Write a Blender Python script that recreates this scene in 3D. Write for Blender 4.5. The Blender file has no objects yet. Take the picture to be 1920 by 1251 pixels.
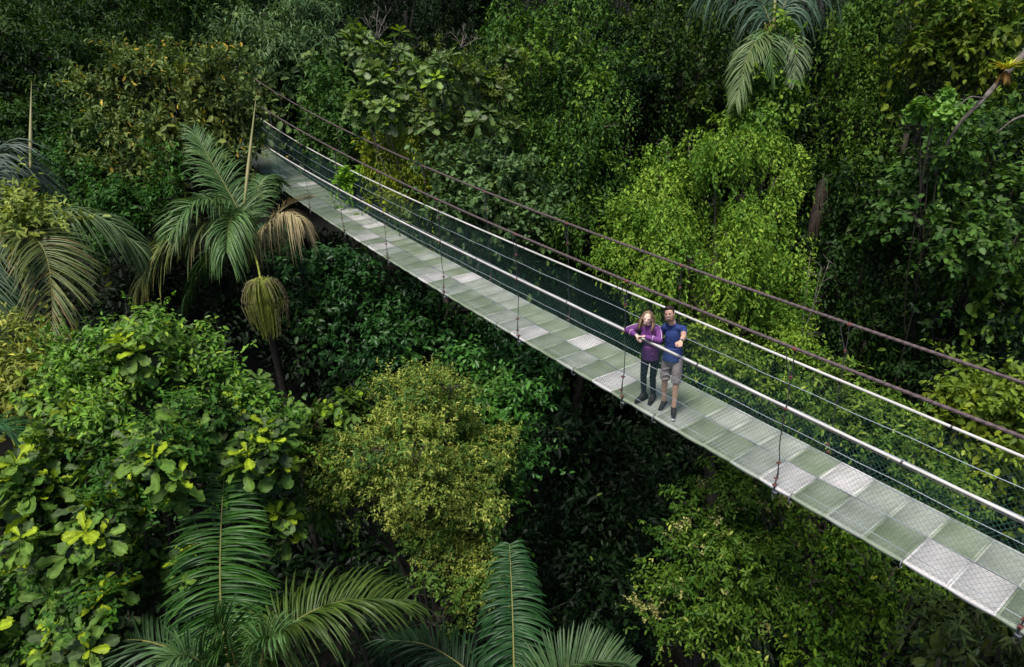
import bpy, math, numpy as np
from mathutils import Vector, Matrix
SC = bpy.context.scene
COL = SC.collection
rng = np.random.default_rng(7)
R = math.radians
# ------------------------------------------------------------------ camera
CZ = 24.0                                   # camera height above the valley datum
CR = np.array([0.99932373, -0.01399853, -0.03400183])
CU = np.array([0.03677068, 0.3804407, 0.92407402])
CF = np.array([0.0, 0.92469936, -0.38069815])
FPX = 1235.0
CAM = np.array([0.0, 0.0, CZ])
cd = bpy.data.cameras.new('camera'); cam = bpy.data.objects.new('camera', cd); COL.objects.link(cam)
cd.sensor_width = 36; cd.lens = FPX / 1920 * 36; cd.clip_end = 2000; cd.clip_start = 0.1
M = Matrix(((CR[0], CU[0], -CF[0], 0), (CR[1], CU[1], -CF[1], 0), (CR[2], CU[2], -CF[2], CZ), (0, 0, 0, 1)))
cam.matrix_world = M
SC.camera = cam
# ------------------------------------------------------------------ sky, sun, exposure
w = bpy.data.worlds.new('World'); SC.world = w; w.use_nodes = True
nt = w.node_tree; nt.nodes.clear()
SUN_EL, SUN_AZ = R(66), R(210)              # azimuth measured from +Y towards +X
sky = nt.nodes.new('ShaderNodeTexSky'); sky.sky_type = 'NISHITA'; sky.sun_disc = False
sky.sun_elevation = SUN_EL; sky.sun_rotation = SUN_AZ; sky.air_density = 0.7; sky.dust_density = 1.5; sky.ozone_density = 0.6
bg = nt.nodes.new('ShaderNodeBackground'); bg.inputs[1].default_value = 0.05
wo = nt.nodes.new('ShaderNodeOutputWorld')
nt.links.new(sky.outputs[0], bg.inputs[0]); nt.links.new(bg.outputs[0], wo.inputs[0])
sl = bpy.data.lights.new('sun', 'SUN'); sl.energy = 1.5; sl.angle = R(18); sl.color = (1.0, 0.96, 0.9)
so = bpy.data.objects.new('sun', sl); COL.objects.link(so); so.location = (0, 0, 80)
sd = Vector((math.sin(SUN_AZ) * math.cos(SUN_EL), math.cos(SUN_AZ) * math.cos(SUN_EL), math.sin(SUN_EL)))
so.rotation_euler = sd.to_track_quat('Z', 'Y').to_euler()
SC.view_settings.view_transform = 'Standard'; SC.view_settings.look = 'None'
SC.view_settings.exposure = 1.62; SC.view_settings.gamma = 1
SC.render.engine = 'CYCLES'
SC.cycles.max_bounces = 5; SC.cycles.diffuse_bounces = 2; SC.cycles.glossy_bounces = 2; SC.cycles.transmission_bounces = 2
SC.cycles.transparent_max_bounces = 4; SC.cycles.caustics_reflective = False; SC.cycles.caustics_refractive = False


def at(px, py, dep):
    """world point seen at a photo pixel, dep metres along the view axis"""
    return CAM + dep * (CF + (px - 960) / FPX * CR - (py - 625.5) / FPX * CU)


def nrm(a):
    a = np.asarray(a, float)
    return a / (np.linalg.norm(a, axis=-1, keepdims=True) + 1e-12)


def lerp(a, b, t): return a + (b - a) * t


# ------------------------------------------------------------------ materials
def srgb(h):
    c = [int(h[i:i + 2], 16) / 255 for i in (0, 2, 4)]
    return tuple(x / 12.92 if x <= .04045 else ((x + .055) / 1.055) ** 2.4 for x in c)


def mat(name, col, rough=.6, metal=0, noise=0.0, scale=8, spec=.4, bump=0, bscale=40, col2=None, stretch=None, geo=False):
    m = bpy.data.materials.new(name); m.use_nodes = True
    t = m.node_tree; b = t.nodes['Principled BSDF']
    b.inputs['Roughness'].default_value = rough; b.inputs['Metallic'].default_value = metal
    b.inputs['Specular IOR Level'].default_value = spec
    tc = t.nodes.new('ShaderNodeTexCoord'); mp = t.nodes.new('ShaderNodeMapping')
    if geo: t.links.new(t.nodes.new('ShaderNodeNewGeometry').outputs['Position'], mp.inputs[0])
    else: t.links.new(tc.outputs['Object'], mp.inputs[0])
    if stretch: mp.inputs['Scale'].default_value = stretch
    n = t.nodes.new('ShaderNodeTexNoise'); n.inputs['Scale'].default_value = scale; n.inputs['Detail'].default_value = 5
    t.links.new(mp.outputs[0], n.inputs['Vector'])
    r = t.nodes.new('ShaderNodeValToRGB'); r.color_ramp.elements[0].position = .3; r.color_ramp.elements[1].position = .7
    c2 = col2 or tuple(x * (1 - noise) for x in col)
    r.color_ramp.elements[0].color = (*c2, 1); r.color_ramp.elements[1].color = (*(tuple(x * (1 + noise * .6) for x in col) if not col2 else col), 1)
    t.links.new(n.outputs['Fac'], r.inputs[0]); t.links.new(r.outputs[0], b.inputs['Base Color'])
    if bump:
        n2 = t.nodes.new('ShaderNodeTexNoise'); n2.inputs['Scale'].default_value = bscale; n2.inputs['Detail'].default_value = 4
        t.links.new(mp.outputs[0], n2.inputs['Vector'])
        bu = t.nodes.new('ShaderNodeBump'); bu.inputs['Strength'].default_value = bump; bu.inputs['Distance'].default_value = .02
        t.links.new(n2.outputs['Fac'], bu.inputs['Height']); t.links.new(bu.outputs[0], b.inputs['Normal'])
    return m


def leafmat(name, rough=.5, trans=.25, spec=.16):
    m = bpy.data.materials.new(name); m.use_nodes = True
    t = m.node_tree; b = t.nodes['Principled BSDF']; out = t.nodes['Material Output']
    a = t.nodes.new('ShaderNodeAttribute'); a.attribute_name = 'tint'
    tc = t.nodes.new('ShaderNodeTexCoord')
    n = t.nodes.new('ShaderNodeTexNoise'); n.inputs['Scale'].default_value = 14; n.inputs['Detail'].default_value = 3
    t.links.new(tc.outputs['Object'], n.inputs['Vector'])
    mr = t.nodes.new('ShaderNodeMapRange'); mr.inputs[1].default_value = .3; mr.inputs[2].default_value = .7
    mr.inputs[3].default_value = .75; mr.inputs[4].default_value = 1.25
    t.links.new(n.outputs['Fac'], mr.inputs[0])
    mx = t.nodes.new('ShaderNodeVectorMath'); mx.operation = 'SCALE'
    t.links.new(a.outputs['Color'], mx.inputs[0]); t.links.new(mr.outputs[0], mx.inputs['Scale'])
    t.links.new(mx.outputs[0], b.inputs['Base Color'])
    b.inputs['Roughness'].default_value = rough; b.inputs['Specular IOR Level'].default_value = spec
    tr = t.nodes.new('ShaderNodeBsdfTranslucent')
    m2 = t.nodes.new('ShaderNodeVectorMath'); m2.operation = 'MULTIPLY'; m2.inputs[1].default_value = (1.3, 1.35, .6)
    t.links.new(mx.outputs[0], m2.inputs[0]); t.links.new(m2.outputs[0], tr.inputs[0])
    ms = t.nodes.new('ShaderNodeMixShader'); ms.inputs[0].default_value = trans
    t.links.new(b.outputs[0], ms.inputs[1]); t.links.new(tr.outputs[0], ms.inputs[2]); t.links.new(ms.outputs[0], out.inputs[0])
    return m


M_LEAF = leafmat('leaf'); M_WAXY = leafmat('waxy_leaf', .4, .15, .25); M_PALM = leafmat('palm_leaf', .42, .18, .25)
M_BARK = mat('bark', (.045, .036, .026), .85, noise=.5, scale=6, bump=.6, stretch=(1, 1, .3))
M_PALEBARK = mat('pale_bark', (.2, .17, .14), .85, scale=7, bump=.6, col2=(.06, .05, .04))
M_SOIL = mat('forest_floor_soil', (.010, .009, .006), .95, noise=.5, scale=1.5, bump=.5, bscale=6)
M_STALK = mat('palm_stalk', (.20, .19, .05), .6, noise=.3, scale=12)
M_SPEAR = mat('spear_leaf', (.26, .22, .09), .5, scale=3, col2=(.13, .16, .04))
M_DRY = mat('dry_leaf', (.44, .34, .19), .8, scale=9, col2=(.24, .21, .08))


# ------------------------------------------------------------------ mesh helpers
class Acc:
    def __init__(s): s.v = []; s.f = {3: [], 4: []}; s.c = []; s.n = 0
    def add(s, V, F, col=None):
        V = np.asarray(V, float).reshape(-1, 3); F = np.asarray(F, int)
        if len(F): s.f[F.shape[1]].append(F + s.n)
        s.v.append(V); s.n += len(V)
        if col is None: col = (1, 1, 1)
        s.c.append(np.broadcast_to(np.asarray(col, float), (len(V), 3)))
    def mesh(s, name, smooth=False, tint=True):
        V = np.concatenate(s.v); me = bpy.data.meshes.new(name)
        loops = []; starts = []; k = 0
        for q in (3, 4):
            if s.f[q]:
                F = np.concatenate(s.f[q]); loops.append(F.ravel()); starts.append(k + np.arange(len(F)) * q); k += F.size
        L = np.concatenate(loops).astype(np.int32); S = np.concatenate(starts).astype(np.int32)
        me.vertices.add(len(V)); me.vertices.foreach_set('co', V.astype(np.float32).ravel())
        me.loops.add(len(L)); me.loops.foreach_set('vertex_index', L)
        me.polygons.add(len(S)); me.polygons.foreach_set('loop_start', S)
        if smooth: me.polygons.foreach_set('use_smooth', np.ones(len(S), bool))
        me.update(calc_edges=True)
        if tint:
            C = np.concatenate(s.c); at_ = me.attributes.new('tint', 'FLOAT_COLOR', 'POINT')
            at_.data.foreach_set('color', np.column_stack([C, np.ones(len(C))]).astype(np.float32).ravel())
        return me


def tube(P, rad, sides=6, cap=True):
    P = np.asarray(P, float); n = len(P); rad = np.broadcast_to(rad, n)
    T = nrm(np.gradient(P, axis=0))
    ref = np.array([0, 0, 1.]) if abs(T[0][2]) < .9 else np.array([1., 0, 0])
    X = nrm(np.cross(T, ref)); Y = np.cross(X, T)
    a = np.arange(sides) / sides * 2 * math.pi
    V = P[:, None] + rad[:, None, None] * (np.cos(a)[None, :, None] * X[:, None] + np.sin(a)[None, :, None] * Y[:, None])
    i = np.arange(n - 1)[:, None] * sides; j = np.arange(sides)[None]; j2 = (j + 1) % sides
    F = np.stack([i + j, i + j2, i + sides + j2, i + sides + j], -1).reshape(-1, 4)
    V = V.reshape(-1, 3)
    tri = []
    if cap:
        V = np.concatenate([V, P[:1], P[-1:]]); m = n * sides
        for k in range(sides):
            tri.append((m, (k + 1) % sides, k)); tri.append((m + 1, (n - 1) * sides + k, (n - 1) * sides + (k + 1) % sides))
    return V, F, np.array(tri, int).reshape(-1, 3)


def addtube(a, P, rad, sides=6, col=None, cap=True):
    V, F, T = tube(P, rad, sides, cap); n0 = a.n
    a.add(V, F, col)
    if len(T): a.f[3].append(T + n0)


def addbox(a, c, ax, ay, az, col=None):
    """box with centre c and half-extent vectors"""
    c, ax, ay, az = (np.asarray(x, float) for x in (c, ax, ay, az))
    V = [c + i * ax + j * ay + k * az for i in (-1, 1) for j in (-1, 1) for k in (-1, 1)]
    a.add(V, [(0, 1, 3, 2), (4, 6, 7, 5), (0, 4, 5, 1), (2, 3, 7, 6), (0, 2, 6, 4), (1, 5, 7, 3)], col)


def bez(p, n):
    """smooth curve through control points (Catmull-Rom)"""
    p = np.asarray(p, float); q = np.vstack([2 * p[0] - p[1], p, 2 * p[-1] - p[-2]])
    out = []
    for t in np.linspace(0, len(p) - 1, n):
        i = min(int(t), len(p) - 2); u = t - i; a, b, c, d = q[i:i + 4]
        out.append(.5 * ((2 * b) + (c - a) * u + (2 * a - 5 * b + 4 * c - d) * u * u + (3 * b - a - 3 * c + d) * u ** 3))
    return np.array(out)


def empty(name, loc, label, cat, group=None):
    o = bpy.data.objects.new(name, None); COL.objects.link(o); o.location = loc; o.empty_display_size = .3
    o['label'] = label; o['category'] = cat
    if group: o['group'] = group
    return o


def obj(name, me, m, parent=None, label=None, kind=None):
    o = bpy.data.objects.new(name, me); COL.objects.link(o)
    if m is not None and not me.materials: me.materials.append(m)
    if parent is not None:
        o.parent = parent; o.location = -Vector(parent.location) if parent.type == 'EMPTY' else (0, 0, 0)
    if label: o['label'] = label
    if kind: o['kind'] = kind
    return o


# ------------------------------------------------------------------ ground
def sm(x, a, b):
    t = np.clip((x - a) / (b - a), 0, 1); return t * t * (3 - 2 * t)


def ground_z(x, y):
    x = np.asarray(x, float); y = np.asarray(y, float)
    u = y - .45 * x
    z = CZ - 19 + 15.0 * sm(u, 20, 42) + 22 * sm(u, 46, 95) + 6 * sm(-x, 25, 70)
    return z + .8 * np.sin(x * .31 + 1) * np.cos(y * .27) + .3 * np.sin(x * .9 + y * .7)


def ground():
    s = np.linspace(-1, 1, 181); g = np.sign(s) * (60 * abs(s) + 440 * abs(s) ** 4)
    X, Y = np.meshgrid(g, g + 25, indexing='ij'); Z = ground_z(X, Y)
    a = Acc(); n = 181; i, j = np.meshgrid(np.arange(n - 1), np.arange(n - 1), indexing='ij'); k = (i * n + j).ravel()
    a.add(np.stack([X, Y, Z], -1), np.column_stack([k, k + n, k + n + 1, k + 1]))
    obj('ground', a.mesh('ground', True, False), M_SOIL, kind='structure')


ground()
# ------------------------------------------------------------------ the hanging bridge
BD = np.array([-0.57374718, 0.81903246, 0]); BC = np.array([0.81903246, 0.57374718, 0]); SP = 2.875428
N0, N1 = -2.7, 11.3
UP = np.array([0, 0, 1.])


def zdeck(n): return CZ - 5.460894 + .202033 * n - .006228 * n * n + .001338 * n ** 3
def zcab(n): return CZ - 3.413134 + .185349 * n + .014261 * n * n + .000296 * n ** 3


def BP(n, lat, dz=0.0, cable=False):
    n = np.asarray(n, float)
    z = zcab(n) if cable else zdeck(n)
    l = lat + .008746 * n * (n - 7)
    return np.stack([4.032322 + n * SP * BD[0] + l * BC[0], 7.818304 + n * SP * BD[1] + l * BC[1], z + dz], -1)


M_WHITE = mat('panel_white', (.78, .74, .71), .8, spec=.2, scale=2.6, bump=.1, col2=(.58, .56, .52), geo=True)
M_GREEN = mat('panel_green', (.37, .41, .31), .8, spec=.1, scale=2.1, bump=.1, col2=(.23, .28, .17), geo=True)
M_GREY = mat('panel_grey', (.50, .52, .45), .8, spec=.2, scale=2.4, bump=.1, col2=(.34, .37, .30), geo=True)
M_RAIL = mat('handrail_white', (.66, .63, .59), .45, scale=3, col2=(.46, .44, .40), geo=True)
M_CABLE = mat('rusty_steel_cable', (.125, .088, .088), .55, metal=.2, noise=.35, scale=25, bump=.5, bscale=60)
M_WIRE = mat('steel_wire', (.42, .46, .5), .4, metal=.3, noise=.2)
M_HANG = mat('hanger_wire', (.07, .065, .07), .5, metal=.3, noise=.3)
M_CLAMP = mat('red_oxide_clamp', (.17, .055, .045), .6, noise=.4, scale=30)
M_NET = mat('green_netting', (.06, .17, .125), .55, noise=.15)
M_STEEL = mat('galvanised_steel', (.3, .32, .33), .5, metal=.5, noise=.3)

bridge = empty('suspension_bridge', tuple(BP(0, 0)), 'long hanging footbridge of pale grating panels with white handrails and green netting', 'bridge')
PW, PL = .632, .1678 * SP


def panel_mesh(name, side):
    """one plastic grating panel, local x along the bridge, y outwards, origin at centre"""
    a = Acc(); X = np.array([1., 0, 0]); Y = np.array([0, 1., 0]); hl = PL / 2 - .0006; hw = PW / 2 - .004
    nb = 19
    for i in range(nb):
        y = -hw + .012 + i * (2 * hw - .024) / (nb - 1)
        e = .011 if i in (0, nb - 1) else .0098
        addbox(a, (0, y, -.005), X * (hl - .0005), Y * e, UP * .004)
    for i in range(8):
        x = -hl + .012 + i * (2 * hl - .024) / 7
        e = .0115 if i in (0, 7) else .0042
        addbox(a, (x, 0, -.006 if i in (0, 7) else -.010), X * e, Y * hw, UP * (.0062 if i in (0, 7) else .0045))
    # turned-down outer lip, bellied like the worn edge of the real panels
    n = 9; xs = np.linspace(-hl, hl, n); V = []
    for x in xs:
        bel = .012 * (1 - (x / hl) ** 2)
        V += [(x, side * hw, .0), (x, side * (hw + .012), -.012), (x, side * (hw + .02 + bel * .6), -.040 - bel), (x, side * (hw + .008 + bel * .5), -.040 - bel), (x, side * (hw - .002), -.014)]
    F = []
    for i in range(n - 1):
        for k in range(4): F.append((i * 5 + k, i * 5 + 5 + k, i * 5 + 6 + k, i * 5 + 1 + k))
    a.add(V, F)
    return a


ROWC = {(-1, -1): 'w', (3, -1): 'w', (4, -1): 'w', (-8, -1): 'w', (-13, -1): 'w', (-21, -1): 'w', (-27, -1): 'w', (-29, -1): 'w', (0, 1): 'w', (2, 1): 'l',
        (-3, 1): 'l', (-11, 1): 'w', (-16, 1): 'l', (-20, 1): 'w', (-31, 1): 'w', (-33, 1): 'w', (-35, 1): 'w', (-43, 1): 'w', (-28, 1): 'l', (-30, -1): 'l',
        (1, -1): 'l', (4, 1): 'l', (-5, -1): 'l', (-7, 1): 'l', (-2, -1): 'l', (-10, -1): 'l', (-15, -1): 'l', (-18, 1): 'l', (-24, 1): 'l', (-22, 1): 'l', (6, -1): 'w', (8, 1): 'w', (-46, -1): 'w', (-4, 1): 'l', (-6, -1): 'l'}
pm = {}
MATS = {'w': M_WHITE, 'g': M_GREEN, 'l': M_GREY}
for sgn in (-1, 1):
    for c_, m_ in MATS.items():
        me = panel_mesh('deck_panel', sgn).mesh('deck_panel', tint=False); me.materials.append(m_); pm[(sgn, c_)] = me
rest = Acc(); cnt = 0
for k in range(15, -69, -1):
    n = -.08033 - .167781 * (k + .5)
    for sgn in (-1, 1):
        C = BP(n, sgn * PW / 2); T = nrm(BP(n + .05, 0) - BP(n - .05, 0)); Yv = nrm(np.cross(UP, T)); Zv = np.cross(T, Yv)
        # local y must point to far side (+BC); T runs towards far end
        Yv = -Yv if Yv @ BC < 0 else Yv
        Zv = UP * 1.0; Zv = nrm(Zv - (Zv @ T) * T)
        Xv = np.cross(Yv, Zv)
        ji = rng.normal(0, .006); C = C + Zv * abs(rng.normal(0, .002))
        Yv = nrm(Yv + Zv * ji); Zv = np.cross(Xv, Yv)
        key = ROWC.get((k, sgn)) or ('l' if rng.random() < .22 else 'g')
        if k >= -37 and cnt < 100:
            o = bpy.data.objects.new('deck_panel', pm[(sgn, key)]); COL.objects.link(o); o.parent = bridge
            o.matrix_local = Matrix.Translation(Vector(C) - Vector(bridge.location)) @ Matrix(np.column_stack([Xv, Yv, Zv]).tolist()).to_4x4()
            if key == 'w': o['label'] = 'white grating panel of the deck'
            cnt += 1
        else:
            a = panel_mesh('x', sgn)
            for V in a.v: V[:] = C + V[:, :1] * Xv + V[:, 1:2] * Yv + V[:, 2:] * Zv
            for q in (3, 4):
                for F in a.f[q]: rest.f[q].append(F + rest.n)
            rest.v += a.v; rest.n += a.n
            tint = {'w': (.58, .56, .52), 'g': (.20, .24, .16), 'l': (.28, .30, .24)}[key]
            rest.c += [np.broadcast_to(np.array(tint), (len(V), 3)) for V in a.v]
M_RESTP = mat('panel_far', (.3, .33, .28), .6)
_t = M_RESTP.node_tree; _a = _t.nodes.new('ShaderNodeAttribute'); _a.attribute_name = 'tint'; _t.links.new(_a.outputs['Color'], _t.nodes['Principled BSDF'].inputs['Base Color'])
obj('deck_panels', rest.mesh('deck_panels'), M_RESTP, bridge, 'far run of green and grey deck panels', 'stuff')

ns = np.arange(N0, N1 + .01, .1)
LH = .62
for sgn in (-1, 1):
    a = Acc(); P = BP(ns, sgn * .632, 0, True); addtube(a, P, .021, 8)
    # strands twisted round the cable core
    ln = np.linspace(N0, N1, 1600); C = BP(ln, sgn * .632, 0, True); ph = ln * SP / .30 * 2 * math.pi
    for q in range(3):
        O = C + .013 * (np.cos(ph + q * 2.094)[:, None] * BC + np.sin(ph + q * 2.094)[:, None] * UP)
        addtube(a, O, .0125, 4)
    obj('main_cable', a.mesh('main_cable', True, False), M_CABLE, bridge)
    a = Acc(); addtube(a, BP(ns, sgn * LH, 1.2095), .020, 8)
    hr = obj('handrail', a.mesh('handrail', True, False), M_RAIL, bridge)
    a = Acc(); addtube(a, BP(ns, sgn * (LH + .0) + .03 * sgn, 1.19), .006, 4)
    for n in np.arange(N0 + .2, N1, 1.0):
        p = BP(n, sgn * LH, 1.2095); t = nrm(BP(n + .01, 0) - BP(n - .01, 0)); addtube(a, [p - t * .012, p + t * .012], 0.024, 8)
    obj('rail_backing_wire', a.mesh('rail_wire', True, False), M_HANG, bridge)
    for dz in (.82, .46, .12):
        a = Acc(); nn = np.arange(N0, N1, .05)
        addtube(a, BP(nn, sgn * (LH + .005), dz) + UP * (.006 * np.sin(nn * 13))[:, None], .0052, 5)
        obj('guard_wire', a.mesh('guard_wire', True, False), M_WIRE, bridge)
    # netting
    a = Acc(); L = (N1 - N0) * SP; pitch = .072; H = 1.19; V = []; F = []
    steps = 9; v = np.linspace(0, 1, steps)
    for dr in (-1, 1):
        u0 = np.arange(-1.2, L + 1.2, pitch); m = len(u0)
        jit = rng.normal(0, .004, (m, steps)); 
        for q in range(m):
            u = u0[q] + dr * v * H * .92 + jit[q]
            ok = (u > 0) & (u < L)
            if ok.sum() < 2: continue
            uu = u[ok] / SP + N0; vv = v[ok]
            P = BP(uu, sgn * (LH + .012), 0); P[:, 2] += vv * (H - .02 * np.sin(uu * 2 * math.pi) ** 2); P += (sgn * (.012 + .02 * np.sin(vv * math.pi)) * (1 if dr > 0 else .8))[:, None] * BC
            V_, F_, _ = tube(P, .0015, 3, False); a.add(V_, F_)
    obj('netting', a.mesh('netting', False, False), M_NET, bridge)
    # edge beam cable under the deck
    a = Acc(); addtube(a, BP(ns, sgn * .58, -.05), .014, 6); obj('deck_cable', a.mesh('deck_cable', True, False), M_STEEL, bridge)
a = Acc(); addtube(a, BP(ns, 0, .004), .005, 5); obj('centre_wire', a.mesh('centre_wire', True, False), M_HANG, bridge)
a = Acc(); addtube(a, BP(ns, 0, -.05), .014, 6); obj('deck_cable', a.mesh('deck_cable', True, False), M_STEEL, bridge)
for n in range(-2, 12):
    a = Acc(); c = BP(n, 0, -.095); t = nrm(BP(n + .01, 0) - BP(n - .01, 0)); addbox(a, c, t * .03, BC * .66, UP * .022)
    obj('cross_beam', a.mesh('cross_beam', False, False), M_STEEL, bridge)


def clampmesh(a, p, t, r=.026):
    u = nrm(np.cross(t, BC))
    addtube(a, [p - t * r * .85, p + t * r * .85], r, 8)
    for s in (-1, 1):
        addtube(a, [p + s * t * .013 + BC * (r + .012), p + s * t * .013 - BC * (r + .012)], .007, 6)
        addtube(a, [p + s * t * .013 - BC * (r + .02), p + s * t * .013 - BC * (r + .006)], .012, 6)
    addbox(a, p + u * r * .8, t * r * .8, BC * r * .85, u * r * .45)


for sgn in (-1, 1):
    for n in range(-2, 12):
        top = BP(n, sgn * .632, -.01, True); t = nrm(BP(n + .01, 0, 0, True) - BP(n - .01, 0, 0, True))
        rail = BP(n, sgn * (LH + .028), 1.2095); dk = BP(n, sgn * .655, .02); H = top[2] - dk[2]
        j = rng.normal(0, .012, (6, 2))
        pts = [top, top + (dk - top) * .16, rail + UP * .05, rail, rail + (dk - rail) * .35 + BC * j[0, 0] + BD * j[0, 1], rail + (dk - rail) * .68 + BC * j[1, 0] + BD * j[1, 1] * 1.5,
               rail + (dk - rail) * .85 + BD * j[2, 1] * 1.5, dk, dk - UP * .10]
        a = Acc(); P = bez(pts, 30)
        wob = (np.sin(np.arange(30) * 1.7) * .004)[:, None] * BD
        addtube(a, P + wob, .0075, 5)
        k1 = top + (dk - top) * .19
        off = t * .14
        addtube(a, bez([top + off, top + off * .9 - UP * .06, k1 + off * .15 + UP * .02, k1], 8), .006, 5)
        # doubled tail above the deck and loop under it
        P2 = bez([pts[5] + BD * .012, pts[6] - BD * .018, dk + BD * .012, dk - UP * .12], 12); addtube(a, P2, .006, 5)
        lo = dk - UP * .02; ang = np.linspace(0, 2 * math.pi, 13)
        addtube(a, lo - UP * .13 + np.cos(ang)[:, None] * BD * .03 + np.sin(ang)[:, None] * UP * .07, .007, 5)
        h = obj('hanger', a.mesh('hanger', True, False), M_HANG, bridge)
        for p, rr in ((top + UP * .01, .025), (k1, .014), (rail, .013), (pts[5], .015), (pts[6] - UP * .05, .012), (dk + UP * .02, .019)):
            c = Acc(); clampmesh(c, p, t if p is not k1 else UP, rr)
            co = bpy.data.objects.new('clamp', c.mesh('clamp', True, False)); COL.objects.link(co); co.data.materials.append(M_CLAMP); co.parent = h
# wire ties on the outer edge
for k in (0, 3, 6, -5, -9, -14):
    n = -.08033 - .167781 * k; p = BP(n, -.64, 0)
    a = Acc(); addtube(a, bez([p + BC * .04 + UP * .012, p - BC * .02 + UP * .01, p - BC * .045 - UP * .06, p - UP * .12, p + BC * .04 - UP * .1], 12), .007, 5)
    obj('edge_tie', a.mesh('edge_tie', True, False), M_STEEL, bridge)
# ------------------------------------------------------------------ the couple
def frame(n, lat, facing):
    o = BP(n, lat, .004); F = nrm(np.array([facing[0], facing[1], 0.])); Rr = np.array([F[1], -F[0], 0.])   # +X = the person's right, +Y = forward
    return lambda p: o + p[0] * Rr + p[1] * F + p[2] * UP, lambda v: v[0] * Rr + v[1] * F + v[2] * UP, o


def capsule(a, p, q, r0, r1, sides=14, flat=None, col=None):
    """tapered capsule from p to q; flat=(dir, factor) squashes it along dir"""
    p, q = np.asarray(p, float), np.asarray(q, float); d = q - p; L = np.linalg.norm(d) + 1e-9; t = d / L
    ref = np.array([0, 0, 1.]) if abs(t[2]) < .9 else np.array([0, 1., 0]); X = nrm(np.cross(t, ref)); Y = np.cross(t, X)
    rings = [(-r0 * math.cos(h), r0 * math.sin(h)) for h in np.linspace(.12, math.pi / 2, 6)] + [(L + r1 * math.sin(h), r1 * math.cos(h)) for h in np.linspace(0, math.pi / 2 - .12, 6)]
    an = np.arange(sides) / sides * 2 * math.pi; V = []
    for z, r in rings: V.append(p + t * z + r * (np.cos(an)[:, None] * X + np.sin(an)[:, None] * Y))
    V = np.concatenate(V)
    if flat is not None:
        f = nrm(np.array(flat[0], float)); base = p + ((V - p) @ t)[:, None] * t; off = V - base; V = base + off - (1 - flat[1]) * (off @ f)[:, None] * f
    m = len(rings); F = [(i * sides + k, i * sides + (k + 1) % sides, (i + 1) * sides + (k + 1) % sides, (i + 1) * sides + k) for i in range(m - 1) for k in range(sides)]
    n0 = a.n; a.add(V, F, col); T = [(0, (k + 1) % sides, k) for k in range(1, sides - 1)] + [((m - 1) * sides, (m - 1) * sides + k, (m - 1) * sides + (k + 1) % sides) for k in range(1, sides - 1)]
    a.f[3].append(np.array(T) + n0)


def chain(a, pts, rad, **k):
    for i in range(len(pts) - 1): capsule(a, pts[i], pts[i + 1], rad[i], rad[i + 1], **k)


def hem(a, p, q, r0, r1, flat=None):
    """tapered tube from an open-looking flat hem at p to q"""
    p, q = np.asarray(p, float), np.asarray(q, float); n = 12; P = lerp(p, q, np.linspace(0, 1, n)[:, None]); V, F, T = tube(P, np.linspace(r0, r1, n), 18)
    if flat is not None:
        f = nrm(np.array(flat[0], float)); t = nrm(q - p); base = p + ((V - p) @ t)[:, None] * t; off = V - base; V = base + off - (1 - flat[1]) * (off @ f)[:, None] * f
    n0 = a.n; a.add(V, F); a.f[3].append(T + n0)


def ell(a, c, X, Y, Z, n=14, col=None):
    """ellipsoid with half-axis vectors"""
    c = np.asarray(c, float); th = np.linspace(.15, math.pi - .15, n); an = np.arange(n) / n * 2 * math.pi
    V = np.array([c + math.sin(t) * (math.cos(p) * np.asarray(X) + math.sin(p) * np.asarray(Y)) + math.cos(t) * np.asarray(Z) for t in th for p in an])
    F = [(i * n + k, (i + 1) * n + k, (i + 1) * n + (k + 1) % n, i * n + (k + 1) % n) for i in range(n - 1) for k in range(n)]
    n0 = a.n; a.add(V, F, col); T = [(0, k, k + 1) for k in range(1, n - 1)] + [((n - 1) * n, (n - 1) * n + k + 1, (n - 1) * n + k) for k in range(1, n - 1)]
    a.f[3].append(np.array(T) + n0)


def weld(name, a, m, parent, vox=.007, smooth=5, label=None):
    """join overlapping volumes into one continuous skin"""
    me = a.mesh(name, True, False); o = bpy.data.objects.new(name, me); COL.objects.link(o)
    md = o.modifiers.new('r', 'REMESH'); md.mode = 'VOXEL'; md.voxel_size = vox; md.use_smooth_shade = True
    ms = o.modifiers.new('s', 'SMOOTH'); ms.iterations = smooth; ms.factor = .5
    dg = bpy.context.evaluated_depsgraph_get(); me2 = bpy.data.meshes.new_from_object(o.evaluated_get(dg))
    o.modifiers.clear(); o.data = me2; me2.name = name
    if not me2.materials: me2.materials.append(m)
    else: me2.materials[0] = m
    for p in me2.polygons: p.use_smooth = True
    o.parent = parent; o.location = -Vector(parent.location)
    if label: o['label'] = label
    return o


def part(name, a, m, parent, smooth=True):
    return obj(name, a.mesh(name, smooth, False), m, parent)


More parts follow.
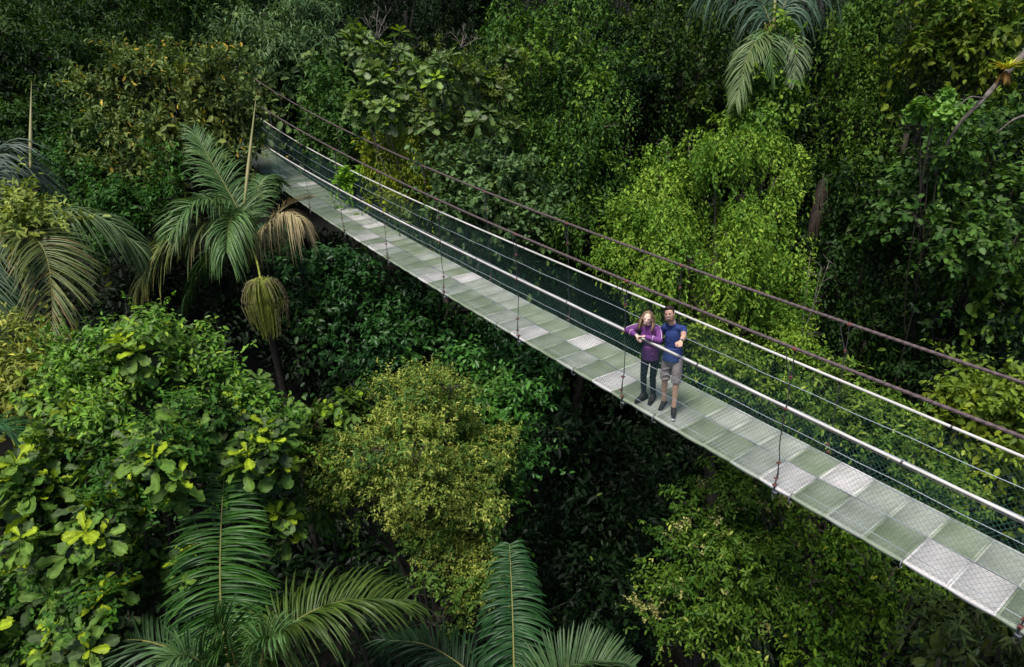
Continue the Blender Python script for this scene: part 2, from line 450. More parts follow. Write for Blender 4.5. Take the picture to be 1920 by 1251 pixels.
def hand(a, w_, dirv, palm, thumb, curl, s=1.0):
    """palm and five fingers grown from the wrist; curl = bend per finger (index..little), then thumb"""
    d = nrm(dirv); n = nrm(palm - (palm @ d) * d); t = np.cross(n, d) * 1.0
    if t @ thumb < 0: t = -t
    ls = (.074, .080, .075, .060)
    for i in range(4):
        off = (1.5 - i) * .0205 * s; k = w_ + d * (.088 - .004 * abs(i - 1)) * s + t * off
        chain(a, [w_ + t * off * .5, k], [.017 * s, .0125 * s], flat=(n, .8))
        ang = 0; p = k; r = .0092 * s
        for j, fr_ in enumerate((.45, .32, .26)):
            ang += curl[i] * (.8, 1.1, .8)[j]; dd = d * math.cos(ang) + n * math.sin(ang) + t * (.06 * (1.5 - i)) * (j == 0); q = p + nrm(dd) * ls[i] * fr_ * s
            capsule(a, p, q, r, r * .92, sides=10); p = q; r *= .93
    b = w_ + d * .025 * s + t * .024 * s; c1 = b + (d * .55 + t * .7 + n * .25) * .042 * s; c2 = c1 + nrm(d * (.9) + t * (.35 - curl[4]) + n * .3 * (1 + curl[4])) * .034 * s
    c3 = c2 + nrm(d * .9 + t * (.1 - curl[4] * 1.3) + n * (.2 + curl[4])) * .027 * s
    chain(a, [b, c1, c2, c3], [.016 * s, .0125 * s, .0108 * s, .009 * s])


M_SKINM = mat('skin_man', (.68, .40, .28), .5, noise=.12, scale=9); M_SKINW = mat('skin_woman', (.80, .54, .42), .5, noise=.08, scale=9)
M_TEE = mat('navy_jersey', (.022, .045, .17), .75, noise=.3, scale=7, bump=.35, bscale=14); M_SHORT = mat('taupe_cotton', (.31, .255, .245), .85, noise=.15, scale=9, bump=.4, bscale=16)
M_PURP = mat('purple_jersey', (.15, .04, .19), .7, noise=.3, scale=8, bump=.35, bscale=14); M_LEG = mat('black_leggings', (.009, .011, .028), .6, noise=.3)
M_SHOE = mat('black_knit', (.018, .014, .02), .7, noise=.3, scale=30); M_SOLE = mat('white_rubber', (.75, .75, .73), .5); M_HAIRM = mat('dark_hair', (.028, .014, .010), .5, noise=.4, scale=60, stretch=(1, 1, .2))
M_HAIRW = mat('light_brown_hair', (.38, .26, .155), .5, col2=(.16, .10, .06), scale=45, stretch=(1, 1, .12)); M_EYE = mat('eye_dark', (.02, .012, .01), .3); M_LIP = mat('lips', (.42, .13, .11), .45); M_TEETH = mat('teeth', (.85, .82, .78), .3)
M_BLACK = mat('watch_strap', (.015, .015, .016), .4); M_PIPE = mat('pale_piping', (.75, .62, .7), .6)


def head(V_, D_, hc, tilt, yaw, roll_, sc, skin, woman):
    """returns a transform for head-local coordinates: x right, y forward, z up, origin at the head centre"""
    cy, sy = math.cos(yaw), math.sin(yaw); f = np.array([sy, cy, 0]); x = np.array([cy, -sy, 0]); z = np.array([0, 0, 1.])
    f, z = f * math.cos(tilt) - z * math.sin(tilt), z * math.cos(tilt) + f * math.sin(tilt)
    x, z = x * math.cos(roll_) - z * math.sin(roll_), z * math.cos(roll_) + x * math.sin(roll_)
    X, Y, Z = D_(x), D_(f), D_(z); c = V_(hc)
    h = lambda p: c + sc * (p[0] * X + p[1] * Y + p[2] * Z)
    return h, X * sc, Y * sc, Z * sc


def build_head(a, h, X, Y, Z, woman):
    ell(a, h((0, -.012, .022)), X * .074, Y * .092, Z * .092)                       # cranium
    ell(a, h((0, .026, -.028)), X * (.058 if woman else .064), Y * .062, Z * .078)      # face
    capsule(a, h((-.026, .040, -.088)), h((.026, .040, -.088)), .020 if woman else .026, .020 if woman else .026)          # chin/jaw
    for s in (-1, 1):
        ell(a, h((s * .030, .066, -.024)), X * .020, Y * .014, Z * .017)               # cheek
        ell(a, h((s * .075, -.004, -.016)), X * .010, Y * .018, Z * .030)              # ear
        capsule(a, h((s * .014, .080, .016)), h((s * .044, .070, .018)), .0065 if woman else .0095, .006)   # brow ridge
    capsule(a, h((0, .084, .006)), h((0, .104, -.030)), .008, .0115)                   # nose
    for s in (-1, 1): ell(a, h((s * .010, .094, -.033)), X * .008, Y * .009, Z * .007)
    capsule(a, h((-.018, .078, -.062)), h((.018, .078, -.062)), .009, .009)            # lips base


def face(h, X, Y, Z, skin, parent, woman, brow):
    for s in (-1, 1):
        a = Acc(); ell(a, h((s * .030, .0855, .0)), X * .0105, Y * .0055, Z * (.0030 if woman else .0036)); part('eye', a, M_EYE, parent)
        a = Acc(); chain(a, [h((s * .014, .090, .017)), h((s * .030, .091, .021)), h((s * .048, .078, .017))], [.0020, .0026, .0014]); part('eyebrow', a, brow, parent)
    a = Acc(); chain(a, [h((-.030, .074, -.050)), h((-.012, .087, -.057)), h((.012, .087, -.057)), h((.030, .074, -.050))], [.003, .0035, .0035, .003]); chain(a, [h((-.026, .078, -.056)), h((-.010, .086, -.072)), h((.010, .086, -.072)), h((.026, .078, -.056))], [.003, .004, .004, .003])
    m = part('lips', a, M_LIP, parent)
    a = Acc(); ell(a, h((0, .082, -.0645)), X * .022, Y * .013, Z * .0075); part('teeth', a, M_TEETH, parent)


def shoe(V_, D_, an, toe, parent, high=False):
    """an = ankle, toe = direction (local); upper, sole as parts of the foot"""
    t = nrm(np.array([toe[0], toe[1], 0.])); s = np.array([t[1], -t[0], 0.]); g = np.array([an[0], an[1], 0.])
    a = Acc(); heel = g - t * .055; tip = g + t * .185
    chain(a, [V_(heel + UP * .062), V_(g + t * .05 + UP * .062), V_(g + t * .12 + UP * .052), V_(tip + UP * .047)], [.040, .040, .041, .031])
    capsule(a, V_(heel + t * .025 + UP * .07), V_(g + t * .008 + UP * (.15 if high else .105)), .044, .043); capsule(a, V_(g + UP * (.12 if high else .10)), V_(g + t * .085 + UP * .062), .043, .040)
    u = weld('shoe', a, M_SHOE, parent, .006, 3)
    o = Acc()
    for (q, r) in ((heel, .036), (g + t * .02, .036), (g + t * .09, .043), (tip - t * .012, .034)): ell(o, V_(q + UP * .017), D_(s) * r, D_(t) * (r + .03), UP * .017)
    sb = weld('sole', o, M_SHOE if high else M_SOLE, parent, .006, 1)
    sb.parent = u; sb.location = (0, 0, 0)


# ---- man
CAMD = lambda n, lat: nrm(CAM - BP(n, lat))
mn, ml = .745, -.33
fc = CAMD(mn, ml); fdir = lerp(np.array([fc[0], fc[1]]), -BC[:2], .12)
V_, D_, o0 = frame(mn, ml, fdir)
man = empty('person', tuple(o0), 'dark-haired man in navy T-shirt and taupe shorts pointing at the camera', 'person')
aR, kR, hR = np.array([.10, -.10, .10]), np.array([.10, -.01, .51]), np.array([.082, 0, .95])
aL, kL, hL = np.array([-.075, .09, .10]), np.array([-.085, .09, .51]), np.array([-.082, .02, .95])
sR, eR, wR = np.array([.134, .0, 1.455]), np.array([.27, -.17, 1.22]), np.array([.40, -.30, 1.12])
sL, eL, wL = np.array([-.134, .03, 1.455]), np.array([-.168, .29, 1.44]), np.array([-.145, .535, 1.455])
B = Acc(); J = lambda *p: [V_(x) for x in p]
chain(B, J(hR, kR, aR), [.064, .050, .036]); chain(B, J(hL, kL, aL), [.064, .050, .036])
capsule(B, V_(lerp(kR, aR, .12) - [0, .018, 0]), V_(lerp(kR, aR, .5) - [0, .012, 0]), .048, .040); capsule(B, V_(lerp(kL, aL, .12) - [0, .018, 0]), V_(lerp(kL, aL, .5) - [0, .012, 0]), .048, .040)
chain(B, J(aR, aR + [0, .05, -.045]), [.034, .024]); chain(B, J(aL, aL + [0, .05, -.045]), [.034, .024])
fl = (D_((0, 1, 0)), .68)
capsule(B, V_((0, 0, .98)), V_((0, 0, 1.12)), 0.125, .118, flat=fl); capsule(B, V_((0, 0, 1.12)), V_((0, .01, 1.34)), .118, .132, flat=fl)
capsule(B, V_(sR), V_(sL), .044, .044); chain(B, J((.01, 0, 1.44), (.065, .03, 1.62)), [.062, .052])
chain(B, J(sR, eR, wR), [.050, .039, .028]); chain(B, J(sL, eL, wL), [.050, .040, .028])
h, X, Y, Z = head(V_, D_, (.085, .06, 1.700), -.16, .12, .20, .96, M_SKINM, False); build_head(B, h, X, Y, Z, False)
hand(B, V_(wL), D_((.05, 1, .02)), D_((0, 0, -1)), D_((1, 0, 0)), (.05, 1.15, 1.25, 1.3, .7), 1.08)
hand(B, V_(wR), D_((.7, .5, -.25)), D_((-.3, .9, 0)), UP, (.35, .4, .45, .5, .2), 1.0)
weld('body', B, M_SKINM, man, .0058, 3)
face(h, X, Y, Z, M_SKINM, man, False, M_HAIRM)
a = Acc(); ell(a, h((0, -.026, .046)), X * .081, Y * .090, Z * .080); ell(a, h((0, .028, .088)), X * .062, Y * .048, Z * .034); ell(a, h((.012, .045, .098)), X * .045, Y * .035, Z * .026); ell(a, h((0, -.062, -.008)), X * .066, Y * .045, Z * .065)
for s in (-1, 1): capsule(a, h((s * .068, .022, .045)), h((s * .071, .012, -.012)), .014, .006)
weld('hair', a, M_HAIRM, man, .006, 2)
a = Acc(); chain(a, [h((-.066, .020, -.05)), h((-.050, .045, -.092)), h((0, .072, -.108)), h((.050, .045, -.092)), h((.066, .020, -.05))], [.012, .018, .018, .018, .012]); chain(a, [h((-.032, .074, -.066)), h((-.018, .086, -.046)), h((.018, .086, -.046)), h((.032, .074, -.066))], [.0045, .0045, .0045, .0045]); capsule(a, h((-.008, .083, -.090)), h((.008, .083, -.090)), .013, .013)
M_BEARD = mat('short_beard', (.13, .07, .05), .8, noise=.3, scale=80); weld('beard', a, M_BEARD, man, .005, 2)
T = Acc()
hem(T, V_((0, 0, .925)), V_((0, 0, 1.14)), .166, .134, (fl[0], .88)); capsule(T, V_((0, 0, 1.13)), V_((0, .012, 1.33)), .132, .138, flat=(fl[0], .76)); capsule(T, V_(sR), V_(sL), .060, .060)
capsule(T, V_((.01, 0, 1.44)), V_((.022, .008, 1.49)), .086, .068)
hem(T, V_(lerp(sR, eR, .62)), V_(sR), .053, .056); hem(T, V_(lerp(sL, eL, .60)), V_(sL), .055, .056)
for q, (x_, z_, x2, z2) in enumerate(((-.09, 1.06, .02, 1.12), (-.02, 1.12, .09, 1.07), (-.09, 1.20, .03, 1.16), (.03, 1.22, .09, 1.28))): capsule(T, V_((x_, .092, z_)), V_((x2, .098, z2)), .014, .007)
weld('t_shirt', T, M_TEE, man, .0065, 3)
S = Acc(); capsule(S, V_((0, 0, .93)), V_((0, 0, .99)), .165, .150, flat=(D_((0, 1, 0)), .72))
for hp, kn in ((hR, kR), (hL, kL)): hem(S, V_(lerp(hp, kn, .88)), V_(hp + [0, 0, .02]), .082, .084)
for s in (-1, 1):
    for z_ in (.80, .70, .62): capsule(S, V_((s * .03, .085, z_)), V_((s * .14, .085, z_ - .05)), .010, .005)
weld('shorts', S, M_SHORT, man, .0068, 3)
shoe(V_, D_, aR, (.22, 1, 0), man); shoe(V_, D_, aL, (-.10, 1, 0), man)
for an_ in (aR, aL):
    a = Acc(); capsule(a, V_(an_ + [0, 0, -.03]), V_(an_ + [0, .0, .02]), .044, .041); part('sock', a, M_SHOE, man)
a = Acc(); c = V_(lerp(eL, wL, .88)); ax = nrm(V_(wL) - V_(eL)); capsule(a, c - ax * .010, c + ax * .010, .034, .034); wt = part('watch', a, M_BLACK, man)
a = Acc(); c2 = c + UP * .034; ell(a, c2, D_((.019, 0, 0)), D_((0, .019, 0)), UP * .006); wf = part('watch_face', a, M_STEEL, man); wf.parent = wt; wf.location = (0, 0, 0)

# ---- woman
wn, wl = .885, -.40
fc = CAMD(wn, wl); fdir = lerp(-BC[:2], np.array([fc[0], fc[1]]), .45)
V_, D_, o0 = frame(wn, wl, fdir)
wom = empty('person', tuple(o0), 'smiling long-haired woman in purple top and black leggings leaning on the handrail', 'person')
aR, kR, hR = np.array([.085, -.03, .09]), np.array([.075, .04, .46]), np.array([.085, -.04, .86])
aL, kL, hL = np.array([-.05, -.10, .09]), np.array([-.06, -.02, .46]), np.array([-.085, -.05, .86])
sR, eR, wR = np.array([.165, .07, 1.335]), np.array([.335, .135, 1.255]), np.array([.115, .275, 1.265])
sL, eL, wL = np.array([-.165, .05, 1.335]), np.array([-.255, .24, 1.250]), np.array([-.035, .30, 1.285])
B = Acc(); fl = (D_((0, 1, 0)), .70)
J = lambda *p: [V_(x) for x in p]
chain(B, J(hR, kR, aR), [.074, .046, .031]); chain(B, J(hL, kL, aL), [.074, .046, .031]); chain(B, J(aR, aR + [0, .04, -.045]), [.028, .020]); chain(B, J(aL, aL + [0, .04, -.045]), [.028, .020])
capsule(B, V_((0, -.04, .90)), V_((0, -.01, 1.03)), .135, .108, flat=fl); capsule(B, V_((0, -.01, 1.03)), V_((0, .05, 1.24)), .108, .130, flat=fl)
capsule(B, V_(sR), V_(sL), .05, .05); chain(B, J((0, .06, 1.32), (.0, .10, 1.45)), [.052, .046])
chain(B, J(sR, eR, wR), [.045, .036, .024]); chain(B, J(sL, eL, wL), [.045, .036, .024])
h, X, Y, Z = head(V_, D_, (.0, .150, 1.535), -.06, -.28, -.12, .92, M_SKINW, True); build_head(B, h, X, Y, Z, True)
hand(B, V_(wR), D_((-.75, .45, -.22)), D_((-.1, .2, -1)), D_((-.2, -1, .2)), (.45, .5, .55, .6, .2), .9)
hand(B, V_(wL), D_((.9, .25, -.06)), D_((0, .35, -1)), D_((.1, -1, .1)), (.5, .55, .6, .6, .3), .9)
weld('body', B, M_SKINW, wom, .0058, 3)
face(h, X, Y, Z, M_SKINW, wom, True, M_HAIRW)
a = Acc(); ell(a, h((0, -.026, .028)), X * .082, Y * .098, Z * .098)
for s in (-1, 1):
    for q_, (dx, dy) in enumerate(((.0, .0), (.010, -.030), (.004, -.055))):
        chain(a, [h((s * .052, .022 + dy * .4, .086)), h((s * (.082 + dx), .000 + dy, .03)), h((s * (.098 + dx), -.014 + dy, -.06)), h((s * (.112 + dx), .000 + dy, -.14)), h((s * (.108 + dx), .025 + dy, -.20 - .02 * q_))], [.009, .013, .016, .017, .007])
for q_ in range(5): chain(a, [h((-.06 + .03 * q_, -.09, .02)), h((-.08 + .04 * q_, -.10, -.10)), h((-.09 + .045 * q_, -.085, -.22))], [.03, .034, .014])
st_ = Acc(); r = np.random.default_rng(3)
for k in range(120):
    s = r.choice([-1, 1]); dy = -r.uniform(0, .075); w1 = r.normal(0, .009, (5, 3)); e = r.uniform(.7, 1.15)
    P = bez([h((s * .012, .035 + dy, .118)), h((s * .062, .024 + dy, .094)), h((s * .092, .002 + dy, .03) + w1[2] * .4), h((s * .114, -.006 + dy, -.07) + w1[3]), h((s * .118, .02 + dy, -.21 * e) + w1[4] * 2)], 12); addtube(st_, P, .0022, 3)
hw_ = weld('hair', a, M_HAIRW, wom, .006, 4); ls = part('hair_strands', st_, M_HAIRW, wom); ls.parent = hw_; ls.location = (0, 0, 0)
T = Acc(); hem(T, V_((0, -.045, .80)), V_((0, -.01, 1.03)), .160, .124, (fl[0], .92)); capsule(T, V_((0, -.01, 1.03)), V_((0, .05, 1.25)), .124, .143, flat=fl); capsule(T, V_(sR), V_(sL), .06, .06)
for s in (-1, 1): ell(T, V_((s * .065, .115, 1.20)), D_((.062, 0, 0)), D_((0, .055, 0)), UP * .062)
capsule(T, V_((0, .06, 1.34)), V_((0, .085, 1.40)), .062, .052)
chain(T, J(sR, eR, lerp(eR, wR, .88)), [.060, .053, .038]); chain(T, J(sL, eL, lerp(eL, wL, .86)), [.060, .053, .038])
for x_, z_, x2, z2 in ((-.09, .90, .02, .98), (.10, .94, -.01, 1.02), (-.10, 1.06, .0, 1.10), (.10, 1.10, .02, 1.16)): capsule(T, V_((x_, .075, z_)), V_((x2, .09, z2)), .013, .006)
weld('purple_top', T, M_PURP, wom, .0062, 3)
L_ = Acc(); capsule(L_, V_((0, -.04, .86)), V_((0, -.04, .93)), .140, .136, flat=(D_((0, 1, 0)), .8))
for hp, kn, an in ((hR, kR, aR), (hL, kL, aL)): chain(L_, J(hp, kn, lerp(kn, an, .3), an), [.084, .053, .054, .038])
weld('leggings', L_, M_LEG, wom, .0065, 3)
shoe(V_, D_, aR, (.25, 1, 0), wom, True); shoe(V_, D_, aL, (-.12, 1, 0), wom, True)
for s_, e_, w_ in ((sR, eR, wR), (sL, eL, wL)):
    a = Acc(); out = np.array([np.sign(s_[0]) * .03, .012, .045])
    P = bez(J(s_ + [0, .0, .058], lerp(s_, e_, .5) + out * 1.12, e_ + out * [1, 1, .8], lerp(e_, w_, .45) + [0, 0, .044]), 18)
    addtube(a, P, .0045, 5); q = V_(lerp(e_, w_, .45)); ax = nrm(V_(w_) - V_(e_)); ang = np.linspace(0, 2 * math.pi, 13); u = nrm(np.cross(ax, UP)); v = np.cross(ax, u)
    addtube(a, q + .047 * (np.cos(ang)[:, None] * u + np.sin(ang)[:, None] * v), .004, 5); part('sleeve_piping', a, M_PIPE, wom)
# ------------------------------------------------------------------ foliage
def T_(v, f): return np.array(v, float), np.array(f, int)


LT = {
    'small': T_([(0, 0, 0), (.42, .5, .10), (1, 0, -.12), (.42, -.5, .10)], [(0, 2, 1), (0, 3, 2)]),
    'oval': T_([(0, 0, 0), (.28, .44, .07), (.7, .42, .03), (1, 0, -.14), (.7, -.42, .03), (.28, -.44, .07), (.5, 0, -.03)], [(0, 6, 2, 1), (6, 3, 2, 2)] and [(0, 6, 1), (6, 2, 1), (6, 3, 2), (0, 5, 6), (6, 5, 4), (6, 4, 3)]),
    'lance': T_([(0, 0, 0), (.35, .5, .06), (1, 0, -.25), (.35, -.5, .06), (.5, 0, -.05)], [(0, 4, 1), (4, 2, 1), (0, 3, 4), (4, 3, 2)]),
}


def lobed():
    """large leaf, wide towards the tip, wavy edge, raised along both sides of the midrib"""
    xs = np.array([0, .14, .28, .40, .52, .64, .76, .87, .95, 1.0]); wv = np.array([.03, .16, .28, .27, .42, .38, .50, .40, .27, .04])
    zz = -.28 * xs ** 2; V = []
    for i, x in enumerate(xs): V += [(x, wv[i], zz[i] + .10 + .05 * math.sin(i * 2.3)), (x, wv[i] * .5, zz[i] + .08), (x, 0, zz[i]), (x, -wv[i] * .5, zz[i] + .08), (x, -wv[i], zz[i] + .10 + .05 * math.cos(i * 2.1))]
    F = []
    for i in range(len(xs) - 1):
        for k in range(4): F.append((i * 5 + k, i * 5 + 1 + k, i * 5 + 6 + k, i * 5 + 5 + k))
    return T_(V, F)


def roundleaf():
    a = np.linspace(0, 2 * math.pi, 11)[:-1]; V = [(.45, 0, -.04)]
    for t in a: V.append((.5 - .5 * math.cos(t), .5 * math.sin(t) * (1 + .15 * math.cos(t)), .05 * abs(math.sin(t)) - .1 * (t > 2 and t < 4.3)))
    return T_(V, [(0, 1 + (k + 1) % 10, 1 + k) for k in range(10)])


LT['lobed'] = lobed(); LT['round'] = roundleaf()


RIB = {k: np.ones(len(v[0])) for k, v in LT.items()}       # the midrib is paler than the blade
for k in ('lobed', 'oval', 'lance', 'round'):
    V_ = LT[k][0]; RIB[k] = np.where(abs(V_[:, 1]) < .01, 1.35, .93)


def put_leaves(a, P, A, N, L, W, C, kind):
    """P base points, A length direction, N upper-face normal, L length, W width, C colour"""
    V, F = LT[kind]; C = C * np.array([.93, 1.05, .68]); A = nrm(A); N = nrm(N - (N * A).sum(1, keepdims=True) * A); B = np.cross(N, A); m = len(P)
    L = np.broadcast_to(L, m); W = np.broadcast_to(W, m)
    X = P[:, None] + V[None, :, :1] * (A * L[:, None])[:, None] + V[None, :, 1:2] * (B * W[:, None])[:, None] + V[None, :, 2:] * (N * L[:, None])[:, None]
    FF = (F[None] + (np.arange(m) * len(V))[:, None, None]).reshape(-1, F.shape[1])
    a.add(X.reshape(-1, 3), FF, (C[:, None] * RIB[kind][None, :, None]).reshape(-1, 3))


def rdir(r, m): return nrm(r.normal(size=(m, 3)))




def subclumps(r, lobes, per, rel, flat):
    """split each lobe (centre, radius) into smaller clumps over its outside, more on top"""
    C = []; Rr = []; O = []
    for c, rad in lobes:
        m = max(3, int(per * r.uniform(.8, 1.2)))
        d = rdir(r, m * 3); d = d[(d[:, 2] > -.35) | (r.random(len(d)) < .3)][:m]
        rr = rad * r.uniform(.3, 1.15, len(d)) ** .7 * (1 - rel * .55)
        p = c + d * rr[:, None] * np.array([1, 1, flat])
        C.append(p); Rr.append(rad * rel * r.uniform(.45, 1.3, len(d))); O.append(d)
    return np.concatenate(C), np.concatenate(Rr), np.concatenate(O)


def palette(r, m, P, zrel, cols, young, pyoung, ci, jit=.18):
    """cols: two or three greens of this species; a clump keeps to one mix of them, young leaves sit at the shoot tips"""
    t = np.clip(ci + r.normal(0, .18, m), 0, 1)[:, None]
    C = lerp(np.array(cols[0]), np.array(cols[1]), t)
    if len(cols) > 2: 
        k = r.random(m) < .22; C[k] = np.array(cols[2]) * r.uniform(.7, 1.2, (k.sum(), 1))
    if young is not None:
        k = r.random(m) < pyoung; C[k] = np.array(young) * r.uniform(.75, 1.15, (k.sum(), 1))
    return np.clip(C * (1 + r.normal(0, jit, (m, 1))), .003, 1)


def crown(seed, lobes, style='fine', leaf=.11, cover=1.0, cols=((.03, .07, .015), (.06, .12, .02)), young=None, pyoung=.06, per=6, rel=.55, flat=.85, kind='small', aspect=.42, droop=.35, shoots=.45, run=1.0):
    r = np.random.default_rng(seed); a = Acc(); leaf = leaf * 1.0
    C, Q, O = subclumps(r, lobes, per, rel, flat)
    for c, q, o in zip(C, Q, O):
        if r.random() < .17: continue
        ci = r.random(); area = 4 * math.pi * q * q * r.choice([.45, .8, 1.1, 1.25])
        la = leaf * leaf * aspect * .55
        if style in ('fine', 'narrow', 'glossy'):
            m = int(area / la * .62 * cover); tw = max(3, m // 9)
            d = rdir(r, tw); d[:, 2] += .45; d = nrm(d); base = c + d * (q * r.uniform(.35, 1.0, tw) ** .35 * (1 + .22 * np.sin(d[:, 0] * 5 + ci * 9) * np.sin(d[:, 1] * 6 + d[:, 2] * 5)))[:, None] * np.array([1, 1, .75])
            td = nrm(d * .8 + o * .5 + r.normal(0, .45, (tw, 3)) + np.array([0, 0, .25]))      # twig direction
            k = 9; s = (np.arange(k) / k)[None, :, None]
            tl = leaf * 2.6
            P = base[:, None] + td[:, None] * s * tl; az = r.uniform(0, 6.28, (tw, 1)) + np.arange(k)[None] * 2.4
            sx = nrm(np.cross(td, np.array([.3, .2, 1.]))); sy = np.cross(td, sx)
            A = td[:, None] * .55 + np.cos(az)[..., None] * sx[:, None] + np.sin(az)[..., None] * sy[:, None]
            A = A.reshape(-1, 3) + r.normal(0, .22, (tw * k, 3)); A = nrm(A); A[:, 2] -= droop
            N = np.array([0, 0, 1.]) + .55 * np.repeat(d, k, 0) + r.normal(0, .38, (tw * k, 3))
            P = P.reshape(-1, 3); mm = len(P)
            L = leaf * r.uniform(.55, 1.25, mm); yk = pyoung * (np.tile(np.arange(k), tw) > 5) * 2.2
            put_leaves(a, P, A, N, L, L * aspect, palette(r, mm, P, None, cols, young, yk, ci), kind)
            if r.random() < shoots:                                   # shoots that break the outline
                ns_ = int(r.integers(2, 6)); d = nrm(rdir(r, ns_) * .7 + o + np.array([0, 0, .45])); k = 15; s = (np.arange(k) / k)[None, :, None]; tl = leaf * r.uniform(4, 8, (ns_, 1, 1))
                P = c + d[:, None] * (q * .7 + s * tl) - np.array([0, 0, 1.]) * s ** 2 * tl * .25; P = P.reshape(-1, 3); mm = len(P)
                A = np.repeat(d, k, 0) * .5 + r.normal(0, .6, (mm, 3)); A[:, 2] -= droop * .6; N = UP + r.normal(0, .4, (mm, 3)); L = leaf * r.uniform(.5, 1.1, mm)
                put_leaves(a, P, A, N, L, L * aspect, palette(r, mm, P, None, cols, young, pyoung, ci), kind)
        elif style == 'vine':
            # creeper curtains: leaves face outwards and hang in runners
            m = int(area / la * .55 * cover); st = max(3, m // 14)
            d = rdir(r, st); d[:, 2] += .2; d = nrm(d); d += .3 * o; d = nrm(d)
            base = c + d * (q * r.uniform(.7, 1.08, st))[:, None]
            k = 14; s = np.arange(k)[None, :] / k; ln = leaf * run * r.uniform(2.5, 9, (st, 1)) * (1 + 1.2 * (r.random((st, 1)) < .15))
            P = base[:, None] + np.array([0, 0, -1.]) * (s * ln)[..., None] + d[:, None] * (.25 * ln * np.sin(s * 3))[..., None] + r.normal(0, leaf * .32, (st, k, 3))
            P = P.reshape(-1, 3); mm = len(P); dd = np.repeat(d, k, 0)
            A = np.array([0, 0, -.8]) + dd * .45 + r.normal(0, .55, (mm, 3)); N = dd * .9 + np.array([0, 0, .6]) + r.normal(0, .3, (mm, 3))
            L = leaf * r.uniform(.5, 1.2, mm)
            put_leaves(a, P, A, N, L, L * aspect, palette(r, mm, P, None, cols, young, pyoung, ci), kind)
        elif style == 'rosette':
            m = max(2, int(area / (leaf * leaf * aspect * 3.0) * cover / 8 * .9)); d = rdir(r, m); d[:, 2] += .35; d = nrm(d)
            base = c + d * (q * r.uniform(.6, 1.05, m))[:, None]; ax = nrm(d * .7 + np.array([0, 0, .9]) + r.normal(0, .18, (m, 3)))
            for b, x in zip(base, ax):
                k = r.integers(7, 11); az = np.arange(k) * 2.4 + r.uniform(0, 6); u = nrm(np.cross(x, [.3, .1, 1.])); v = np.cross(x, u)
                el = np.linspace(-.1, 1.15, k) + r.normal(0, .12, k)
                A = np.cos(az)[:, None] * u + np.sin(az)[:, None] * v + el[:, None] * x; L = leaf * np.linspace(1.1, .5, k) * r.uniform(.8, 1.15, k)
                N = x + .2 * r.normal(size=(k, 3)); P = b - x * (np.linspace(.35, 0, k) * leaf)[:, None] + A * leaf * .08
                cc = palette(r, k, None, None, cols, None, 0, r.random(), .12)
                if young is not None and r.random() < pyoung * 4: cc[k - int(r.integers(3, 6)):] = np.array(young) * r.uniform(.8, 1.15)
                put_leaves(a, P, A, N, L, L * aspect, cc, kind)
    return a


def limb_mesh(seed, base, cen, lobes, r0):
    r = np.random.default_rng(seed); a = Acc()
    P = bez([base, lerp(base, cen, .35) + r.normal(0, .25, 3), lerp(base, cen, .7) + r.normal(0, .25, 3), cen], 16)
    addtube(a, P, np.linspace(r0, r0 * .4, 16), 8)
    for c, q in lobes:
        s = P[int(r.integers(8, 14))]; e = c + np.array([0, 0, q * .2]); mid = lerp(s, e, .5) - np.array([0, 0, .12 * np.linalg.norm(e - s)]) + r.normal(0, .1, 3)
        B = bez([s, mid, e], 9); addtube(a, B, np.linspace(r0 * .34, .018, 9), 5)
        for _ in range(7):
            d = rdir(r, 1)[0]; d[2] = abs(d[2]) * .6; s2 = B[int(r.integers(4, 9))]; e2 = s2 + d * q * .72
            addtube(a, bez([s2, lerp(s2, e2, .5) + r.normal(0, .06 * q, 3), e2], 5), np.linspace(r0 * .1 + .008, .006, 5), 4)
    return a


def lob(px, r_, dep):
    """pixel lobes -> world spheres"""
    out = []; r = np.random.default_rng(int(dep * 100) + len(px))
    for i, t in enumerate(px):
        d = dep + (t[3] if len(t) > 3 else 0) + float(np.clip(r.normal(0, .7), -1.2, 1.2)) * t[2] * dep / FPX; out.append((at(t[0], t[1], d), t[2] * d / FPX * r_))
    return out


def tree(name, label, px, dep, cat='tree', group=None, bark=M_BARK, mt=M_LEAF, r0=.16, seed=None, trunk_at=None, rs=1.0, extra=None, **kw):
    seed = seed if seed is not None else abs(hash_(label)) % 10 ** 6
    lobes = lob(px, rs, dep); cen = np.mean([c for c, q in lobes], 0); cen = cen - np.array([0, 0, .2])
    back = nrm(np.array([cen[0], cen[1], 0])) * (1.2 + np.mean([q for c, q in lobes]) * .5)
    b = cen + back; b = np.array([b[0], b[1], float(ground_z(b[0], b[1])) - .3])
    o = empty(name, tuple(b), label, cat, group)
    a = crown(seed, lobes, **kw)
    if extra is None:      # creepers and neighbours woven into the crown
        c0, c1 = np.array(kw['cols'][0]), np.array(kw['cols'][1]); up_ = hash_(label) % 2
        k1 = dict(frac=.4, style='vine' if kw.get('style') != 'vine' else 'fine', leaf=kw['leaf'] * (.7 if up_ else 1.3), cover=.45, cols=(c0 * (1.3, 1.1, .8) if up_ else c0 * .8, c1 * (.75, .85, 1.1) if up_ else c1 * (1.25, 1.1, .8)), kind='oval', aspect=.5 if up_ else .62)
        extra = clumps_add([k1])
    extra(a, lobes, np.random.default_rng(seed + 5))
    obj('crown', a.mesh('crown'), mt, o)
    obj('trunk', limb_mesh(seed + 1, b, cen + back * .3, lobes, r0).mesh('trunk', True, False), bark, o)
    return o


def hash_(s):
    h = 5381
    for ch in s: h = (h * 33 + ord(ch)) % 1000003
    return h


